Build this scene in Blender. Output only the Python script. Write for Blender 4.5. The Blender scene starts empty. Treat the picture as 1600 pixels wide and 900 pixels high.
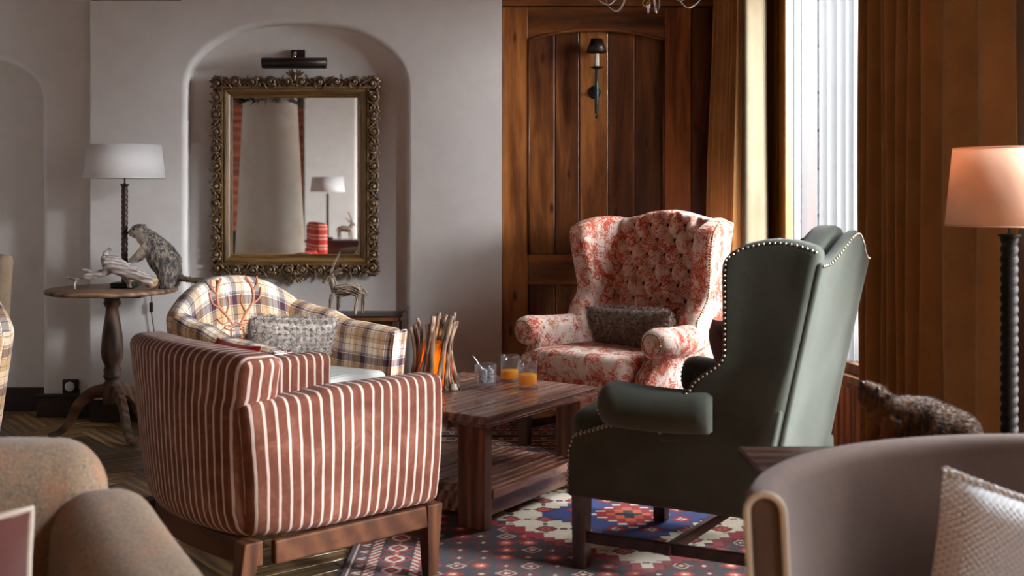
import bpy, math, random
import numpy as np
from mathutils import Vector, Matrix
R = math.radians
S = bpy.context.scene
COL = S.collection
random.seed(7)
rng = np.random.default_rng(7)

# ------------------------------------------------------------------ camera
cam_d = bpy.data.cameras.new('camera'); cam = bpy.data.objects.new('camera', cam_d); COL.objects.link(cam)
cam.location = (0, 0, 1.25); cam.rotation_euler = (R(90), 0, 0)
cam_d.sensor_width = 36; cam_d.lens = 1790 / 1600 * 36
cam_d.shift_y = -150 / 1600
cam_d.clip_start = 0.05
cam_d.dof.use_dof = True; cam_d.dof.focus_distance = 4.9; cam_d.dof.aperture_fstop = 3.6
S.camera = cam
# ------------------------------------------------------------------ world, light, exposure
S.view_settings.view_transform = 'Standard'; S.view_settings.look = 'None'
S.view_settings.gamma = 1; S.view_settings.use_curve_mapping = False
S.view_settings.exposure = 0.0
S.cycles.use_denoising = True
S.cycles.max_bounces = 10; S.cycles.diffuse_bounces = 5; S.cycles.glossy_bounces = 4
S.cycles.transmission_bounces = 8; S.cycles.transparent_max_bounces = 12
S.cycles.caustics_reflective = False; S.cycles.caustics_refractive = False
S.cycles.sample_clamp_indirect = 6.0
W = bpy.data.worlds.new('sky'); S.world = W; W.use_nodes = True
wn = W.node_tree.nodes; wl = W.node_tree.links
bg = wn['Background']; bg.inputs['Strength'].default_value = 1.25
wtc = wn.new('ShaderNodeTexCoord'); wsep = wn.new('ShaderNodeSeparateXYZ'); wr = wn.new('ShaderNodeValToRGB')
wl.new(wtc.outputs['Generated'], wsep.inputs[0]); wl.new(wsep.outputs['Z'], wr.inputs[0]); wl.new(wr.outputs[0], bg.inputs['Color'])
wr.color_ramp.elements[0].color = (.66, .68, .70, 1); wr.color_ramp.elements[1].color = (.80, .90, 1, 1)

# window wall frame: s runs from the far corner towards the camera, n points outdoors
WO = Vector((1.375, 6.35, 0)); WS = Vector((.177, -.984, 0)).normalized(); WN = Vector((.984, .177, 0)).normalized()
def WP(s, n, z): return WO + WS * s + WN * n + Vector((0, 0, z))
def daylight(name, frm, to, ws, hz, power, col=(.86, .93, 1)):
    """sky light, or added fill, arriving through a window: an area lamp outdoors, aimed at the opening"""
    L = bpy.data.lights.new(name, 'AREA'); L.shape = 'RECTANGLE'; L.size = ws; L.size_y = hz
    L.energy = power; L.color = col
    o = bpy.data.objects.new(name, L); COL.objects.link(o)
    o.location = WP(*frm); zax = (WP(*frm) - WP(*to)).normalized(); xax = Vector((0, 0, 1)).cross(zax).normalized(); yax = zax.cross(xax)
    o.rotation_euler = Matrix((xax, yax, zax)).transposed().to_euler()
    return o
daylight('daylight_far_window', (5.9, 7.7, 3.0), (.87, 0, 1.3), 6.0, 3.0, 6600, (.95, .97, 1))
daylight('daylight_middle_window', (9.0, 5.6, 4.8), (3.3, 0, 1.5), 3.6, 2.6, 4000, (.95, .97, 1))
daylight('daylight_sky', (.6, 6.0, 7.5), (1.2, 0, 1.2), 10.0, 6.0, 11000, (.90, .95, 1))
daylight('foreground_fill_near_window', (6.75, .5, 1.5), (6.75, 0, 1.5), 1.6, 1.7, 90, (.95, .97, 1))  # fill added for the foreground chairs, through a window assumed out of view

# ------------------------------------------------------------------ helpers
def P(px, py, d): return Vector(((px - 800) / 1790 * d, d, 1.25 - (py - 300) / 1790 * d))
def lin(c):
    return tuple(((v / 255) / 12.92 if v / 255 <= .04045 else ((v / 255 + .055) / 1.055) ** 2.4) for v in c) + (1,)
class MB:
    def __init__(s): s.v = []; s.f = []; s.uv = []; s.sm = []
    def add(s, g, M=None, smooth=True):
        vs, fs = g[0], g[1]; uv = g[2] if len(g) > 2 else None
        b = len(s.v)
        s.v += [tuple(M @ Vector(p)) for p in vs] if M is not None else [tuple(p) for p in vs]
        s.f += [tuple(i + b for i in f) for f in fs]
        for k, f in enumerate(fs):
            s.uv += (uv[k] if uv else [(vs[i][0] + vs[i][1], vs[i][2]) for i in f])
        s.sm += [smooth and not (len(g) > 3 and g[3])] * len(fs)
        return s
    def build(s, name, m, parent=None, mods=None, **kw):
        me = bpy.data.meshes.new(name); me.from_pydata(s.v, [], s.f); 
        me.polygons.foreach_set('use_smooth', s.sm)
        ul = me.uv_layers.new(name='UVMap'); ul.data.foreach_set('uv', np.array(s.uv, dtype=np.float32).ravel())
        me.materials.append(m); me.update()
        o = bpy.data.objects.new(name, me); COL.objects.link(o)
        if parent: o.parent = parent
        tag(o, **kw)
        return o
def tag(o, label=None, cat=None, group=None, kind=None):
    if label: o['label'] = label
    if cat: o['category'] = cat
    if group: o['group'] = group
    if kind: o['kind'] = kind
    return o
def thing(name, label, cat, loc=(0, 0, 0), rz=0, group=None, kind=None):
    o = bpy.data.objects.new(name, None); COL.objects.link(o); o.empty_display_size = .1
    o.location = loc; o.rotation_euler = (0, 0, rz)
    return tag(o, label, cat, group, kind)
def copy_tree(o, parent=None):
    c = o.copy(); COL.objects.link(c); c.parent = parent
    for ch in list(o.children): copy_tree(ch, c)
    return c
def axis_vals(h, r, n, seg=2):
    i = h - r
    e = [math.tan(math.pi / 4 * k / seg) * r for k in range(seg, 0, -1)]
    return [-i - t for t in e] + list(np.linspace(-i, i, n + 1)) + [i + t for t in reversed(e)]
def rbox(c, size, r=.01, n=(1, 1, 1), deform=None, zuv='xy', seg=2, u0=0, v0=0):
    """rounded box, UV in metres from the undeformed shape"""
    h = [s / 2 for s in size]; r = min(r, min(h) * .98)
    ax = [axis_vals(h[k], r, n[k], seg) for k in range(3)]
    vs = []; rest = []; idx = {}; fs = []; uvs = []
    def vid(a, b, d):
        k = (a, b, d)
        if k in idx: return idx[k]
        p = (ax[0][a], ax[1][b], ax[2][d])
        q = [max(-(h[i] - r), min(h[i] - r, p[i])) for i in range(3)]
        dv = [p[i] - q[i] for i in range(3)]; L = math.sqrt(sum(t * t for t in dv))
        if L > 1e-9: p = [q[i] + dv[i] / L * r for i in range(3)]
        p = [p[i] + c[i] for i in range(3)]
        rest.append(tuple(p)); idx[k] = len(vs); vs.append(tuple(deform(*p)) if deform else tuple(p)); return idx[k]
    N = [len(a) - 1 for a in ax]
    for axis in range(3):
        a1, a2 = [(1, 2), (2, 0), (0, 1)][axis]
        for side in (0, N[axis]):
            for i in range(N[a1]):
                for j in range(N[a2]):
                    q = []
                    for (di, dj) in ((0, 0), (1, 0), (1, 1), (0, 1)):
                        k = [0, 0, 0]; k[axis] = side; k[a1] = i + di; k[a2] = j + dj; q.append(vid(*k))
                    if side == 0: q.reverse()
                    fs.append(tuple(q))
                    u = []
                    for v in q:
                        x, y, z = rest[v]
                        u.append((y + u0, z + v0) if axis == 0 else (x + u0, z + v0) if axis == 1 else ((x + u0, y + v0) if zuv == 'xy' else (y + u0, x + v0)))
                    uvs.append(u)
    return vs, fs, uvs, seg == 1
def box(x0, x1, y0, y1, z0, z1, r=.003, deform=None, n=(1, 1, 1)):
    return rbox(((x0 + x1) / 2, (y0 + y1) / 2, (z0 + z1) / 2), (x1 - x0, y1 - y0, z1 - z0), r, n, deform, seg=1)
def tube(pts, rad, seg=10, cap=True, flat=1.0, vscale=1):
    pts = [Vector(p) for p in pts]; n = len(pts)
    if not hasattr(rad, '__len__'): rad = [rad] * n
    T = [(pts[min(i + 1, n - 1)] - pts[max(i - 1, 0)]).normalized() for i in range(n)]
    up = Vector((0, 0, 1)) if abs(T[0].z) < .9 else Vector((1, 0, 0))
    nx = T[0].cross(up).normalized(); vs = []; L = 0; Ls = []
    for i in range(n):
        nx = (nx - T[i] * nx.dot(T[i])).normalized(); ny = T[i].cross(nx)
        if i: L += (pts[i] - pts[i - 1]).length
        Ls.append(L)
        for k in range(seg):
            a = 2 * math.pi * k / seg
            vs.append(tuple(pts[i] + nx * math.cos(a) * rad[i] + ny * math.sin(a) * rad[i] * flat))
    fs = []; uvs = []
    for i in range(n - 1):
        for k in range(seg):
            k2 = (k + 1) % seg
            fs.append((i * seg + k, i * seg + k2, (i + 1) * seg + k2, (i + 1) * seg + k))
            c = 2 * math.pi * rad[i] / seg
            uvs.append([(Ls[i], k * c), (Ls[i], (k + 1) * c), (Ls[i + 1], (k + 1) * c), (Ls[i + 1], k * c)])
    if cap:
        fs.append(tuple(reversed(range(seg)))); uvs.append([(0, 0)] * seg)
        fs.append(tuple(range((n - 1) * seg, n * seg))); uvs.append([(0, 0)] * seg)
    return vs, fs, uvs
def lathe(prof, seg=24, c=(0, 0, 0), twist=None, capb=True, capt=True):
    vs = []; fs = []; uvs = []
    for i, (r, z) in enumerate(prof):
        for k in range(seg):
            a = 2 * math.pi * k / seg
            rr = r * (twist(a, z) if twist else 1)
            vs.append((c[0] + rr * math.cos(a), c[1] + rr * math.sin(a), c[2] + z))
    for i in range(len(prof) - 1):
        for k in range(seg):
            k2 = (k + 1) % seg; fs.append((i * seg + k, i * seg + k2, (i + 1) * seg + k2, (i + 1) * seg + k))
            uvs.append([(k / seg, prof[i][1]), ((k + 1) / seg, prof[i][1]), ((k + 1) / seg, prof[i + 1][1]), (k / seg, prof[i + 1][1])])
    if capb: fs.append(tuple(reversed(range(seg)))); uvs.append([(0, 0)] * seg)
    if capt: fs.append(tuple(range((len(prof) - 1) * seg, len(prof) * seg))); uvs.append([(0, 0)] * seg)
    return vs, fs, uvs
def ell(c, r, su=14, sv=9, M=None):
    vs = []; fs = []
    for j in range(sv + 1):
        t = math.pi * (j + .0) / sv
        t = max(1e-3, min(math.pi - 1e-3, t))
        for k in range(su):
            a = 2 * math.pi * k / su
            p = Vector((r[0] * math.sin(t) * math.cos(a), r[1] * math.sin(t) * math.sin(a), r[2] * math.cos(t)))
            if M is not None: p = M @ p
            vs.append((p[0] + c[0], p[1] + c[1], p[2] + c[2]))
    for j in range(sv):
        for k in range(su):
            k2 = (k + 1) % su; fs.append((j * su + k, (j + 1) * su + k, (j + 1) * su + k2, j * su + k2))
    fs.append(tuple(range(su))[::1]); fs.append(tuple(reversed(range(sv * su, sv * su + su))))
    return vs, fs
def prism(pts, y0, y1):
    """polygon in XZ extruded along Y"""
    n = len(pts)
    vs = [(x, y0, z) for x, z in pts] + [(x, y1, z) for x, z in pts]
    fs = [tuple(range(n)), tuple(reversed(range(n, 2 * n)))] + [((i + 1) % n, i, i + n, (i + 1) % n + n) for i in range(n)]
    return vs, fs
def interp(t, pts):
    if t <= pts[0][0]: return pts[0][1]
    for (a, b), (c, d) in zip(pts, pts[1:]):
        if t <= c:
            k = (t - a) / (c - a); k = k * k * (3 - 2 * k); return b + (d - b) * k
    return pts[-1][1]
def catmull(pts, n=6):
    pts = [Vector(p) for p in pts]; out = []
    Q = [pts[0]] + pts + [pts[-1]]
    for i in range(1, len(Q) - 2):
        a, b, c, d = Q[i - 1:i + 3]
        for k in range(n):
            t = k / n
            out.append(.5 * ((2 * b) + (c - a) * t + (2 * a - 5 * b + 4 * c - d) * t * t + (3 * b - a - 3 * c + d) * t ** 3))
    out.append(pts[-1]); return out
def remeshed(name, mb, voxel, m, parent=None, smooth=6, **kw):
    """one continuous skin over overlapping volumes"""
    t = mb.build('temp_body', m); md = t.modifiers.new('r', 'REMESH'); md.mode = 'VOXEL'; md.voxel_size = voxel
    sm = t.modifiers.new('s', 'SMOOTH'); sm.iterations = smooth; sm.factor = .5
    dg = bpy.context.evaluated_depsgraph_get(); me = bpy.data.meshes.new_from_object(t.evaluated_get(dg))
    me.name = name; me.materials.clear(); me.materials.append(m)
    me.polygons.foreach_set('use_smooth', [True] * len(me.polygons))
    bpy.data.objects.remove(t)
    o = bpy.data.objects.new(name, me); COL.objects.link(o)
    if parent: o.parent = parent
    return tag(o, **kw)
def fur(name, src, m, count, length, width, curl=.3, lean=(0, 0, -.2), parent=None, segs=3, keep=None):
    me = src.data; rn = random.Random(3)
    n = len(me.polygons); areas = np.zeros(n); me.polygons.foreach_get('area', areas)
    idx = rng.choice(n, size=count, p=areas / areas.sum())
    vs = []; fs = []; lean = Vector(lean)
    for i in idx:
        p = me.polygons[int(i)]; vv = [me.vertices[k].co for k in p.vertices]
        ws = [rn.random() for _ in vv]; s = sum(ws); c = Vector((0, 0, 0))
        for v, w in zip(vv, ws): c += v * (w / s)
        if keep and not keep(c, p.normal): continue
        d = (p.normal + lean + Vector((rn.uniform(-1, 1), rn.uniform(-1, 1), rn.uniform(-1, 1))) * curl).normalized()
        side = d.cross(Vector((rn.uniform(-1, 1), rn.uniform(-1, 1), rn.uniform(-1, 1)))).normalized()
        L = length * rn.uniform(.6, 1.2); b = len(vs); q = c - p.normal * .002
        bend = side.cross(d) * curl + lean * .5
        for k in range(segs + 1):
            w = width * (1 - .85 * k / segs)
            vs.append(tuple(q - side * w)); vs.append(tuple(q + side * w))
            d = (d + bend * .5).normalized(); q = q + d * (L / segs)
        for k in range(segs): fs.append((b + 2 * k, b + 2 * k + 1, b + 2 * k + 3, b + 2 * k + 2))
    mesh = bpy.data.meshes.new(name); mesh.from_pydata(vs, [], fs); mesh.polygons.foreach_set('use_smooth', [True] * len(fs))
    mesh.materials.append(m); o = bpy.data.objects.new(name, mesh); COL.objects.link(o)
    o.parent = parent; o['kind'] = 'stuff'; return o

# ------------------------------------------------------------------ materials
class NT:
    def __init__(s, name):
        s.m = bpy.data.materials.new(name); s.m.use_nodes = True; s.t = s.m.node_tree; s.b = s.t.nodes['Principled BSDF']
        s.tc = s.n('ShaderNodeTexCoord')
    def n(s, t, **kw):
        x = s.t.nodes.new(t)
        for k, v in kw.items(): setattr(x, k, v)
        return x
    def l(s, a, b): s.t.links.new(a, b)
    def put(s, v, i):
        if isinstance(v, (int, float)): i.default_value = v
        elif isinstance(v, (tuple, list, Vector)): i.default_value = tuple(v)[:len(i.default_value)] if len(v) >= len(i.default_value) else tuple(v) + (1,)
        else: s.l(v, i)
    def math(s, op, a, b=0, c=0):
        x = s.n('ShaderNodeMath', operation=op); s.put(a, x.inputs[0]); s.put(b, x.inputs[1]); s.put(c, x.inputs[2]); return x.outputs[0]
    def mapv(s, src, scale=(1, 1, 1), loc=(0, 0, 0), rot=(0, 0, 0)):
        x = s.n('ShaderNodeMapping'); s.l(src, x.inputs[0]); x.inputs[1].default_value = loc; x.inputs[2].default_value = rot; x.inputs[3].default_value = scale; return x.outputs[0]
    def noise(s, vec, scale, detail=4, rough=.6, dist=0):
        x = s.n('ShaderNodeTexNoise'); s.l(vec, x.inputs['Vector']); x.inputs['Scale'].default_value = scale; x.inputs['Detail'].default_value = detail
        x.inputs['Roughness'].default_value = rough; x.inputs['Distortion'].default_value = dist; return x.outputs['Fac']
    def vor(s, vec, scale, feature='F1', out='Distance', rnd=1):
        x = s.n('ShaderNodeTexVoronoi', feature=feature); s.l(vec, x.inputs['Vector']); x.inputs['Scale'].default_value = scale; x.inputs['Randomness'].default_value = rnd; return x.outputs[out]
    def ramp(s, f, stops, interp='LINEAR'):
        x = s.n('ShaderNodeValToRGB'); s.put(f, x.inputs[0]); e = x.color_ramp; e.interpolation = interp
        while len(e.elements) < len(stops): e.elements.new(.5)
        for el, (p, c) in zip(e.elements, stops): el.position = p; el.color = c if len(c) == 4 else tuple(c) + (1,)
        return x.outputs[0]
    def mix(s, f, a, b, mode='MIX'):
        x = s.n('ShaderNodeMix', data_type='RGBA', blend_type=mode); s.put(f, x.inputs[0]); s.put(a, x.inputs[6]); s.put(b, x.inputs[7]); return x.outputs[2]
    def bump(s, h, strength=.3, dist=.002):
        x = s.n('ShaderNodeBump'); s.put(h, x.inputs['Height']); x.inputs['Strength'].default_value = strength; x.inputs['Distance'].default_value = dist
        s.l(x.outputs[0], s.b.inputs['Normal']); return x
    def sep(s, v):
        x = s.n('ShaderNodeSeparateXYZ'); s.l(v, x.inputs[0]); return x.outputs
    def fin(s, col, rough=.6, metal=0, sheen=0, spec=.5, coat=0, trans=0, em=None, ems=0, sub=0):
        s.put(col, s.b.inputs['Base Color']); s.put(rough, s.b.inputs['Roughness']); s.b.inputs['Metallic'].default_value = metal
        s.b.inputs['Sheen Weight'].default_value = sheen; s.b.inputs['Specular IOR Level'].default_value = spec
        s.b.inputs['Coat Weight'].default_value = coat; s.b.inputs['Transmission Weight'].default_value = trans
        if em: s.b.inputs['Emission Color'].default_value = em; s.b.inputs['Emission Strength'].default_value = ems
        return s.m
def wood(name, dark, mid, light, axis='z', scale=1.0, rough=.42, coat=0.0, knots=False, vary=.35, spec=.5):
    t = NT(name); k = {'x': (.12, 1, 1), 'y': (1, .12, 1), 'z': (1, 1, .12)}[axis]
    oi = t.n('ShaderNodeObjectInfo'); r = oi.outputs['Random']
    off = t.n('ShaderNodeCombineXYZ'); 
    for i, mlt in enumerate((7.3, 13.1, 5.7)): t.l(t.math('MULTIPLY', r, mlt), off.inputs[i])
    va = t.n('ShaderNodeVectorMath', operation='ADD'); t.l(t.tc.outputs['Object'], va.inputs[0]); t.l(off.outputs[0], va.inputs[1])
    v = t.mapv(va.outputs[0], tuple(q * scale for q in k))
    big = t.noise(v, 9, 5, .6, 1.2); fine = t.noise(v, 70, 3, .6, .3)
    w = t.n('ShaderNodeTexWave', wave_type='RINGS'); t.l(t.mapv(va.outputs[0], tuple(q * scale * 1.0 for q in k), (.37, .21, .1)), w.inputs[0]); w.inputs['Scale'].default_value = 5; w.inputs['Distortion'].default_value = 4; w.inputs['Detail'].default_value = 3; w.inputs['Detail Scale'].default_value = 2
    f = t.math('ADD', t.math('MULTIPLY', big, .6), t.math('ADD', t.math('MULTIPLY', fine, .25), t.math('MULTIPLY', w.outputs[0], .28)))
    c = t.ramp(f, [(.32, dark), (.55, mid), (.8, light)])
    if knots:
        kn = t.vor(t.mapv(va.outputs[0], {'z': (9, 9, 3.2), 'x': (3.2, 9, 9), 'y': (9, 3.2, 9)}[axis]), 1)
        c = t.mix(t.ramp(kn, [(.05, (1, 1, 1, 1)), (.13, (0, 0, 0, 1))]), c, dark)
    c = t.mix(1, c, t.ramp(r, [(0, (1 - vary,) * 3), (1, (1 + vary * .4,) * 3)]), 'MULTIPLY')
    t.bump(t.math('ADD', fine, t.math('MULTIPLY', w.outputs[0], .3)), .18, .001)
    return t.fin(c, t.math('ADD', rough - .08, t.math('MULTIPLY', big, .16)), coat=coat, spec=spec)
def plain(name, c, rough=.6, metal=0, **kw):
    t = NT(name); v = t.noise(t.tc.outputs['Object'], 14, 4)
    col = t.mix(1, c, t.ramp(v, [(.2, (.82,) * 3), (.8, (1.1,) * 3)]), 'MULTIPLY'); return t.fin(col, rough, metal, **kw)
def uvw(t): return t.tc.outputs['UV']

M = {}
# plaster
def plaster(name, c, stain, amt=.55):
    t = NT(name); v = t.tc.outputs['Object']
    a = t.noise(v, 1.4, 4, .6); b = t.noise(v, 9, 5, .6)
    col = t.mix(t.ramp(a, [(.45, (0, 0, 0)), (.75, (amt,) * 3)]), c, stain); col = t.mix(1, col, t.ramp(b, [(.3, (.95,) * 3), (.7, (1.02,) * 3)]), 'MULTIPLY')
    t.bump(t.math('ADD', t.noise(v, 5, 3), t.math('MULTIPLY', b, .4)), .25, .01)
    return t.fin(col, .9, spec=.2)
M['plaster'] = plaster('plaster', (.74, .72, .70), (.64, .58, .54))
M['plaster_old'] = plaster('column_plaster', (.84, .80, .73), (.55, .32, .12), .85)
M['panel'] = wood('pine_panelling', (.038, .010, .0035), (.155, .048, .012), (.40, .15, .036), 'z', 1.0, .38, .15, True, .35)
M['panel_x'] = wood('pine_rail', (.04, .011, .004), (.15, .046, .012), (.34, .12, .03), 'x', 1.0, .38, .15, True, .2)
M['frame_wood'] = wood('window_wood', (.10, .035, .008), (.20, .075, .016), (.30, .12, .03), 'z', 1, .35, .2)
M['dark'] = wood('dark_wood', (.010, .004, .003), (.026, .010, .006), (.05, .020, .012), 'x', 1, .4, .1, spec=.3)
M['dark_z'] = wood('dark_leg_wood', (.012, .005, .003), (.035, .013, .008), (.07, .028, .016), 'z', 1, .3, .25)
M['chair_wood'] = wood('chair_leg_wood', (.05, .016, .006), (.085, .028, .010), (.13, .048, .018), 'x', .8, .6, 0, vary=.15, spec=.2)
M['chair_wood_z'] = wood('chair_leg_wood_upright', (.03, .010, .005), (.085, .03, .012), (.16, .06, .024), 'z', 1.3, .6, 0, vary=.15, spec=.2)
M['coffee'] = wood('coffee_table_wood', (.06, .022, .014), (.20, .088, .060), (.44, .25, .18), 'x', 1.6, .28, .35, True, .4)
M['coffee_z'] = wood('coffee_table_post_wood', (.04, .013, .007), (.14, .05, .024), (.30, .12, .058), 'z', 1.2, .38, .1, True, .2)
M['old_wood'] = wood('worn_table_wood', (.06, .03, .018), (.17, .09, .05), (.33, .19, .11), 'x', 1.5, .5, 0)
M['old_wood_z'] = wood('worn_pedestal_wood', (.035, .017, .010), (.10, .05, .028), (.22, .12, .07), 'z', 1.5, .5, 0)
M['parquet'] = wood('oak_parquet', (.06, .03, .010), (.22, .125, .042), (.44, .27, .10), 'x', 1.4, .42, .1, False, .55)
M['outer_wood'] = wood('reflection_tinted_outer_wood', (.024, .018, .019), (.034, .026, .028), (.045, .036, .038), 'z', 1, .5)  # greyed lavender tint imitates the casing's hazy reflection in the pane
M['red_wood'] = wood('reddish_boards', (.12, .03, .015), (.26, .07, .035), (.42, .14, .07), 'x', 1, .5)
# stripes
def m_stripe():
    t = NT('striped_velvet'); u, v, _ = t.sep(uvw(t))
    wob = t.math('MULTIPLY', t.math('SUBTRACT', t.noise(t.tc.outputs['Object'], 9, 2), .5), .006)
    f = t.math('FRACT', t.math('DIVIDE', t.math('ADD', u, wob), .0335))
    mask = t.math('MULTIPLY', t.math('GREATER_THAN', f, .40), t.math('LESS_THAN', f, .63))
    vel = t.noise(t.tc.outputs['Object'], 11, 5, .7, .6)
    c1 = t.ramp(vel, [(.3, lin((92, 52, 40))), (.5, lin((112, 66, 52))), (.72, lin((140, 92, 74)))])
    c2 = t.ramp(vel, [(.3, lin((190, 166, 152))), (.7, lin((218, 202, 192)))])
    rib = t.math('SINE', t.math('MULTIPLY', v, 2600))
    hgt = t.math('ADD', t.math('MULTIPLY', mask, -.5), t.math('MULTIPLY', t.noise(t.tc.outputs['Object'], 400, 2), .25))
    t.bump(hgt, .5, .0015)
    return t.fin(t.mix(mask, c1, c2), .85, sheen=.04, spec=.12)
M['stripe'] = m_stripe()
def m_plaid(name='plaid_tweed', bright=1):
    t = NT(name); u, v, _ = t.sep(uvw(t))
    g = lambda c: tuple(x * bright for x in lin(c)[:3]) + (1,)
    def band(x, per, off, stops):
        f = t.math('FRACT', t.math('ADD', t.math('DIVIDE', x, per), off)); return t.ramp(f, stops, 'CONSTANT')
    cr, tan, pur, gry, dk = g((246, 238, 224)), g((214, 186, 148)), g((96, 62, 76)), g((176, 176, 190)), g((56, 38, 48))
    st = [(0, tan), (.06, dk), (.075, tan), (.26, dk), (.275, cr), (.30, pur), (.52, cr), (.545, dk), (.56, gry), (.62, cr), (.80, dk), (.815, cr), (.95, tan)]
    a = band(u, .135, .1, st); b = band(v, .15, .3, st)
    weave = t.math('GREATER_THAN', t.math('FRACT', t.math('MULTIPLY', t.math('ADD', u, v), 160)), .5)
    c = t.mix(1, t.mix(t.math('ADD', .36, t.math('MULTIPLY', weave, .28)), a, b), t.mix(.55, t.mix(1, a, b, 'MULTIPLY'), (1, 1, 1, 1)), 'MULTIPLY'); c = t.mix(1, c, (1.25, 1.22, 1.2, 1), 'MULTIPLY')
    c = t.mix(1, c, t.ramp(t.noise(t.tc.outputs['Object'], 120, 3), [(.3, (.85,) * 3), (.7, (1.08,) * 3)]), 'MULTIPLY')
    t.bump(t.math('ADD', weave, t.noise(t.tc.outputs['Object'], 300, 2)), .3, .0008)
    return t.fin(c, .85, sheen=.1, spec=.2)
M['plaid'] = m_plaid()
def m_floral():
    t = NT('distressed_floral_linen'); v = t.tc.outputs['Object']
    big = t.noise(v, 7, 3, .6, 1.5); mid = t.noise(v, 26, 6, .75, 1.2); fine = t.noise(v, 95, 5, .8, .5)
    ring = t.vor(v, 13, 'DISTANCE_TO_EDGE')
    f = t.math('ADD', t.math('ADD', t.math('MULTIPLY', big, .75), t.math('MULTIPLY', mid, .8)), t.math('MULTIPLY', fine, .55))
    f = t.math('ADD', f, t.math('MULTIPLY', t.math('SINE', t.math('MULTIPLY', ring, 50)), .05))
    c = t.ramp(t.math('MULTIPLY', f, .5), [(.40, lin((232, 222, 208))), (.51, lin((236, 214, 200))), (.55, lin((212, 122, 98))), (.61, lin((184, 70, 48))), (.72, lin((146, 54, 38)))])
    gr = t.ramp(t.noise(v, 12, 5, .7, 1), [(.55, (0, 0, 0)), (.63, (.55,) * 3)])
    c = t.mix(gr, c, lin((160, 128, 84)))
    t.bump(t.noise(v, 350, 2), .25, .0008)
    return t.fin(c, .85, sheen=.1, spec=.2)
M['floral'] = m_floral()
def m_cloth(name, c1, c2, weave=900, sheen=.2, rough=.85, bs=.3):
    t = NT(name); v = t.tc.outputs['Object']; u, w, _ = t.sep(uvw(t))
    h = t.math('ADD', t.math('SINE', t.math('MULTIPLY', u, weave)), t.math('SINE', t.math('MULTIPLY', w, weave)))
    thr = t.noise(t.mapv(uvw(t), (30, 600, 1)), 1, 2); thr2 = t.noise(t.mapv(uvw(t), (600, 30, 1)), 1, 2)
    f = t.math('ADD', t.math('MULTIPLY', t.noise(v, 6, 4, .6), .5), t.math('MULTIPLY', t.math('ADD', thr, thr2), .25))
    t.bump(t.math('ADD', t.math('MULTIPLY', h, .3), t.math('ADD', thr, thr2)), bs, .0008)
    return t.fin(t.ramp(f, [(.35, c1), (.65, c2)]), rough, sheen=sheen, spec=.2)
M['green'] = m_cloth('green_grey_linen', lin((46, 49, 40)), lin((66, 71, 62)), 2600)
M['mauve'] = m_cloth('mauve_velvet', lin((90, 70, 61)), lin((110, 88, 78)), 300, .15, .85, .1)
M['maroon'] = m_cloth('maroon_velvet', lin((84, 48, 44)), lin((110, 64, 58)), 300, .4, .8, .1)
M['cream_pipe'] = m_cloth('cream_piping', lin((205, 190, 172)), lin((222, 210, 196)), 900, .1)
M['curtain'] = m_cloth('ochre_curtain', lin((150, 108, 62)), lin((176, 132, 82)), 1500, .1, .9, .25)
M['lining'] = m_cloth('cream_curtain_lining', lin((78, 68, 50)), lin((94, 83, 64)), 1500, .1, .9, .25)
M['button'] = m_cloth('dimple_shaded_button_cloth', lin((56, 30, 20)), lin((78, 42, 28)), 900, .1)  # dark brown paints in the shade of the deep tufting dimples
M['red_cloth'] = m_cloth('red_cushion', lin((170, 20, 24)), lin((200, 30, 34)), 600, .1)
M['beige'] = m_cloth('beige_linen', lin((120, 104, 84)), lin((146, 128, 104)), 900, .1)
def m_tweed():
    t = NT('beige_tweed'); v = t.tc.outputs['Object']
    c = t.ramp(t.noise(v, 160, 3, .8), [(.32, lin((96, 92, 92))), (.45, lin((136, 118, 98))), (.55, lin((152, 126, 102))), (.7, lin((176, 154, 130)))])
    c = t.mix(t.ramp(t.noise(v, 14, 4, .7), [(.5, (0, 0, 0)), (.7, (.45,) * 3)]), c, lin((186, 122, 86)))
    t.bump(t.noise(v, 300, 3), .5, .002); return t.fin(c, .9, sheen=.2, spec=.2)
M['tweed'] = m_tweed()
def m_knit():
    t = NT('blue_grey_woven_cotton'); u, v, _ = t.sep(uvw(t))
    a = t.math('SINE', t.math('MULTIPLY', u, 520)); b = t.math('SINE', t.math('MULTIPLY', v, 520)); h = t.math('MULTIPLY', a, b)
    h2 = t.math('ADD', h, t.math('MULTIPLY', t.noise(uvw(t), 90, 4), 1.5))
    t.bump(h, .7, .003)
    big = t.noise(uvw(t), 6, 3)
    return t.fin(t.ramp(t.math('ADD', h2, big), [(.2, lin((150, 160, 172))), (.8, lin((240, 243, 245)))]), .9, spec=.2)
M['knit'] = m_knit()
def m_seat():
    t = NT('pale_striped_cotton'); u, v, _ = t.sep(uvw(t))
    c = t.ramp(t.math('FRACT', t.math('MULTIPLY', v, 14)), [(0, lin((214, 218, 214))), (.25, lin((150, 168, 176))), (.32, lin((222, 222, 214))), (.6, lin((190, 190, 180))), (.64, lin((220, 222, 218)))], 'CONSTANT')
    t.bump(t.noise(t.tc.outputs['Object'], 300, 2), .4, .001); return t.fin(c, .9, spec=.2)
M['seat_pale'] = m_seat()
M['arm_pale'] = m_plaid('pale_plaid_facing', 1.5)
M['red_stripe'] = None
def m_redstripe():
    t = NT('red_striped_cloth'); x, y, z = t.sep(t.tc.outputs['Object'])
    f = t.math('FRACT', t.math('MULTIPLY', z, 9)); return t.fin(t.ramp(f, [(0, lin((190, 50, 40))), (.55, lin((225, 180, 160))), (.65, lin((200, 70, 55))), (.9, lin((235, 200, 180)))], 'CONSTANT'), .85)
M['red_stripe'] = m_redstripe()
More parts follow.
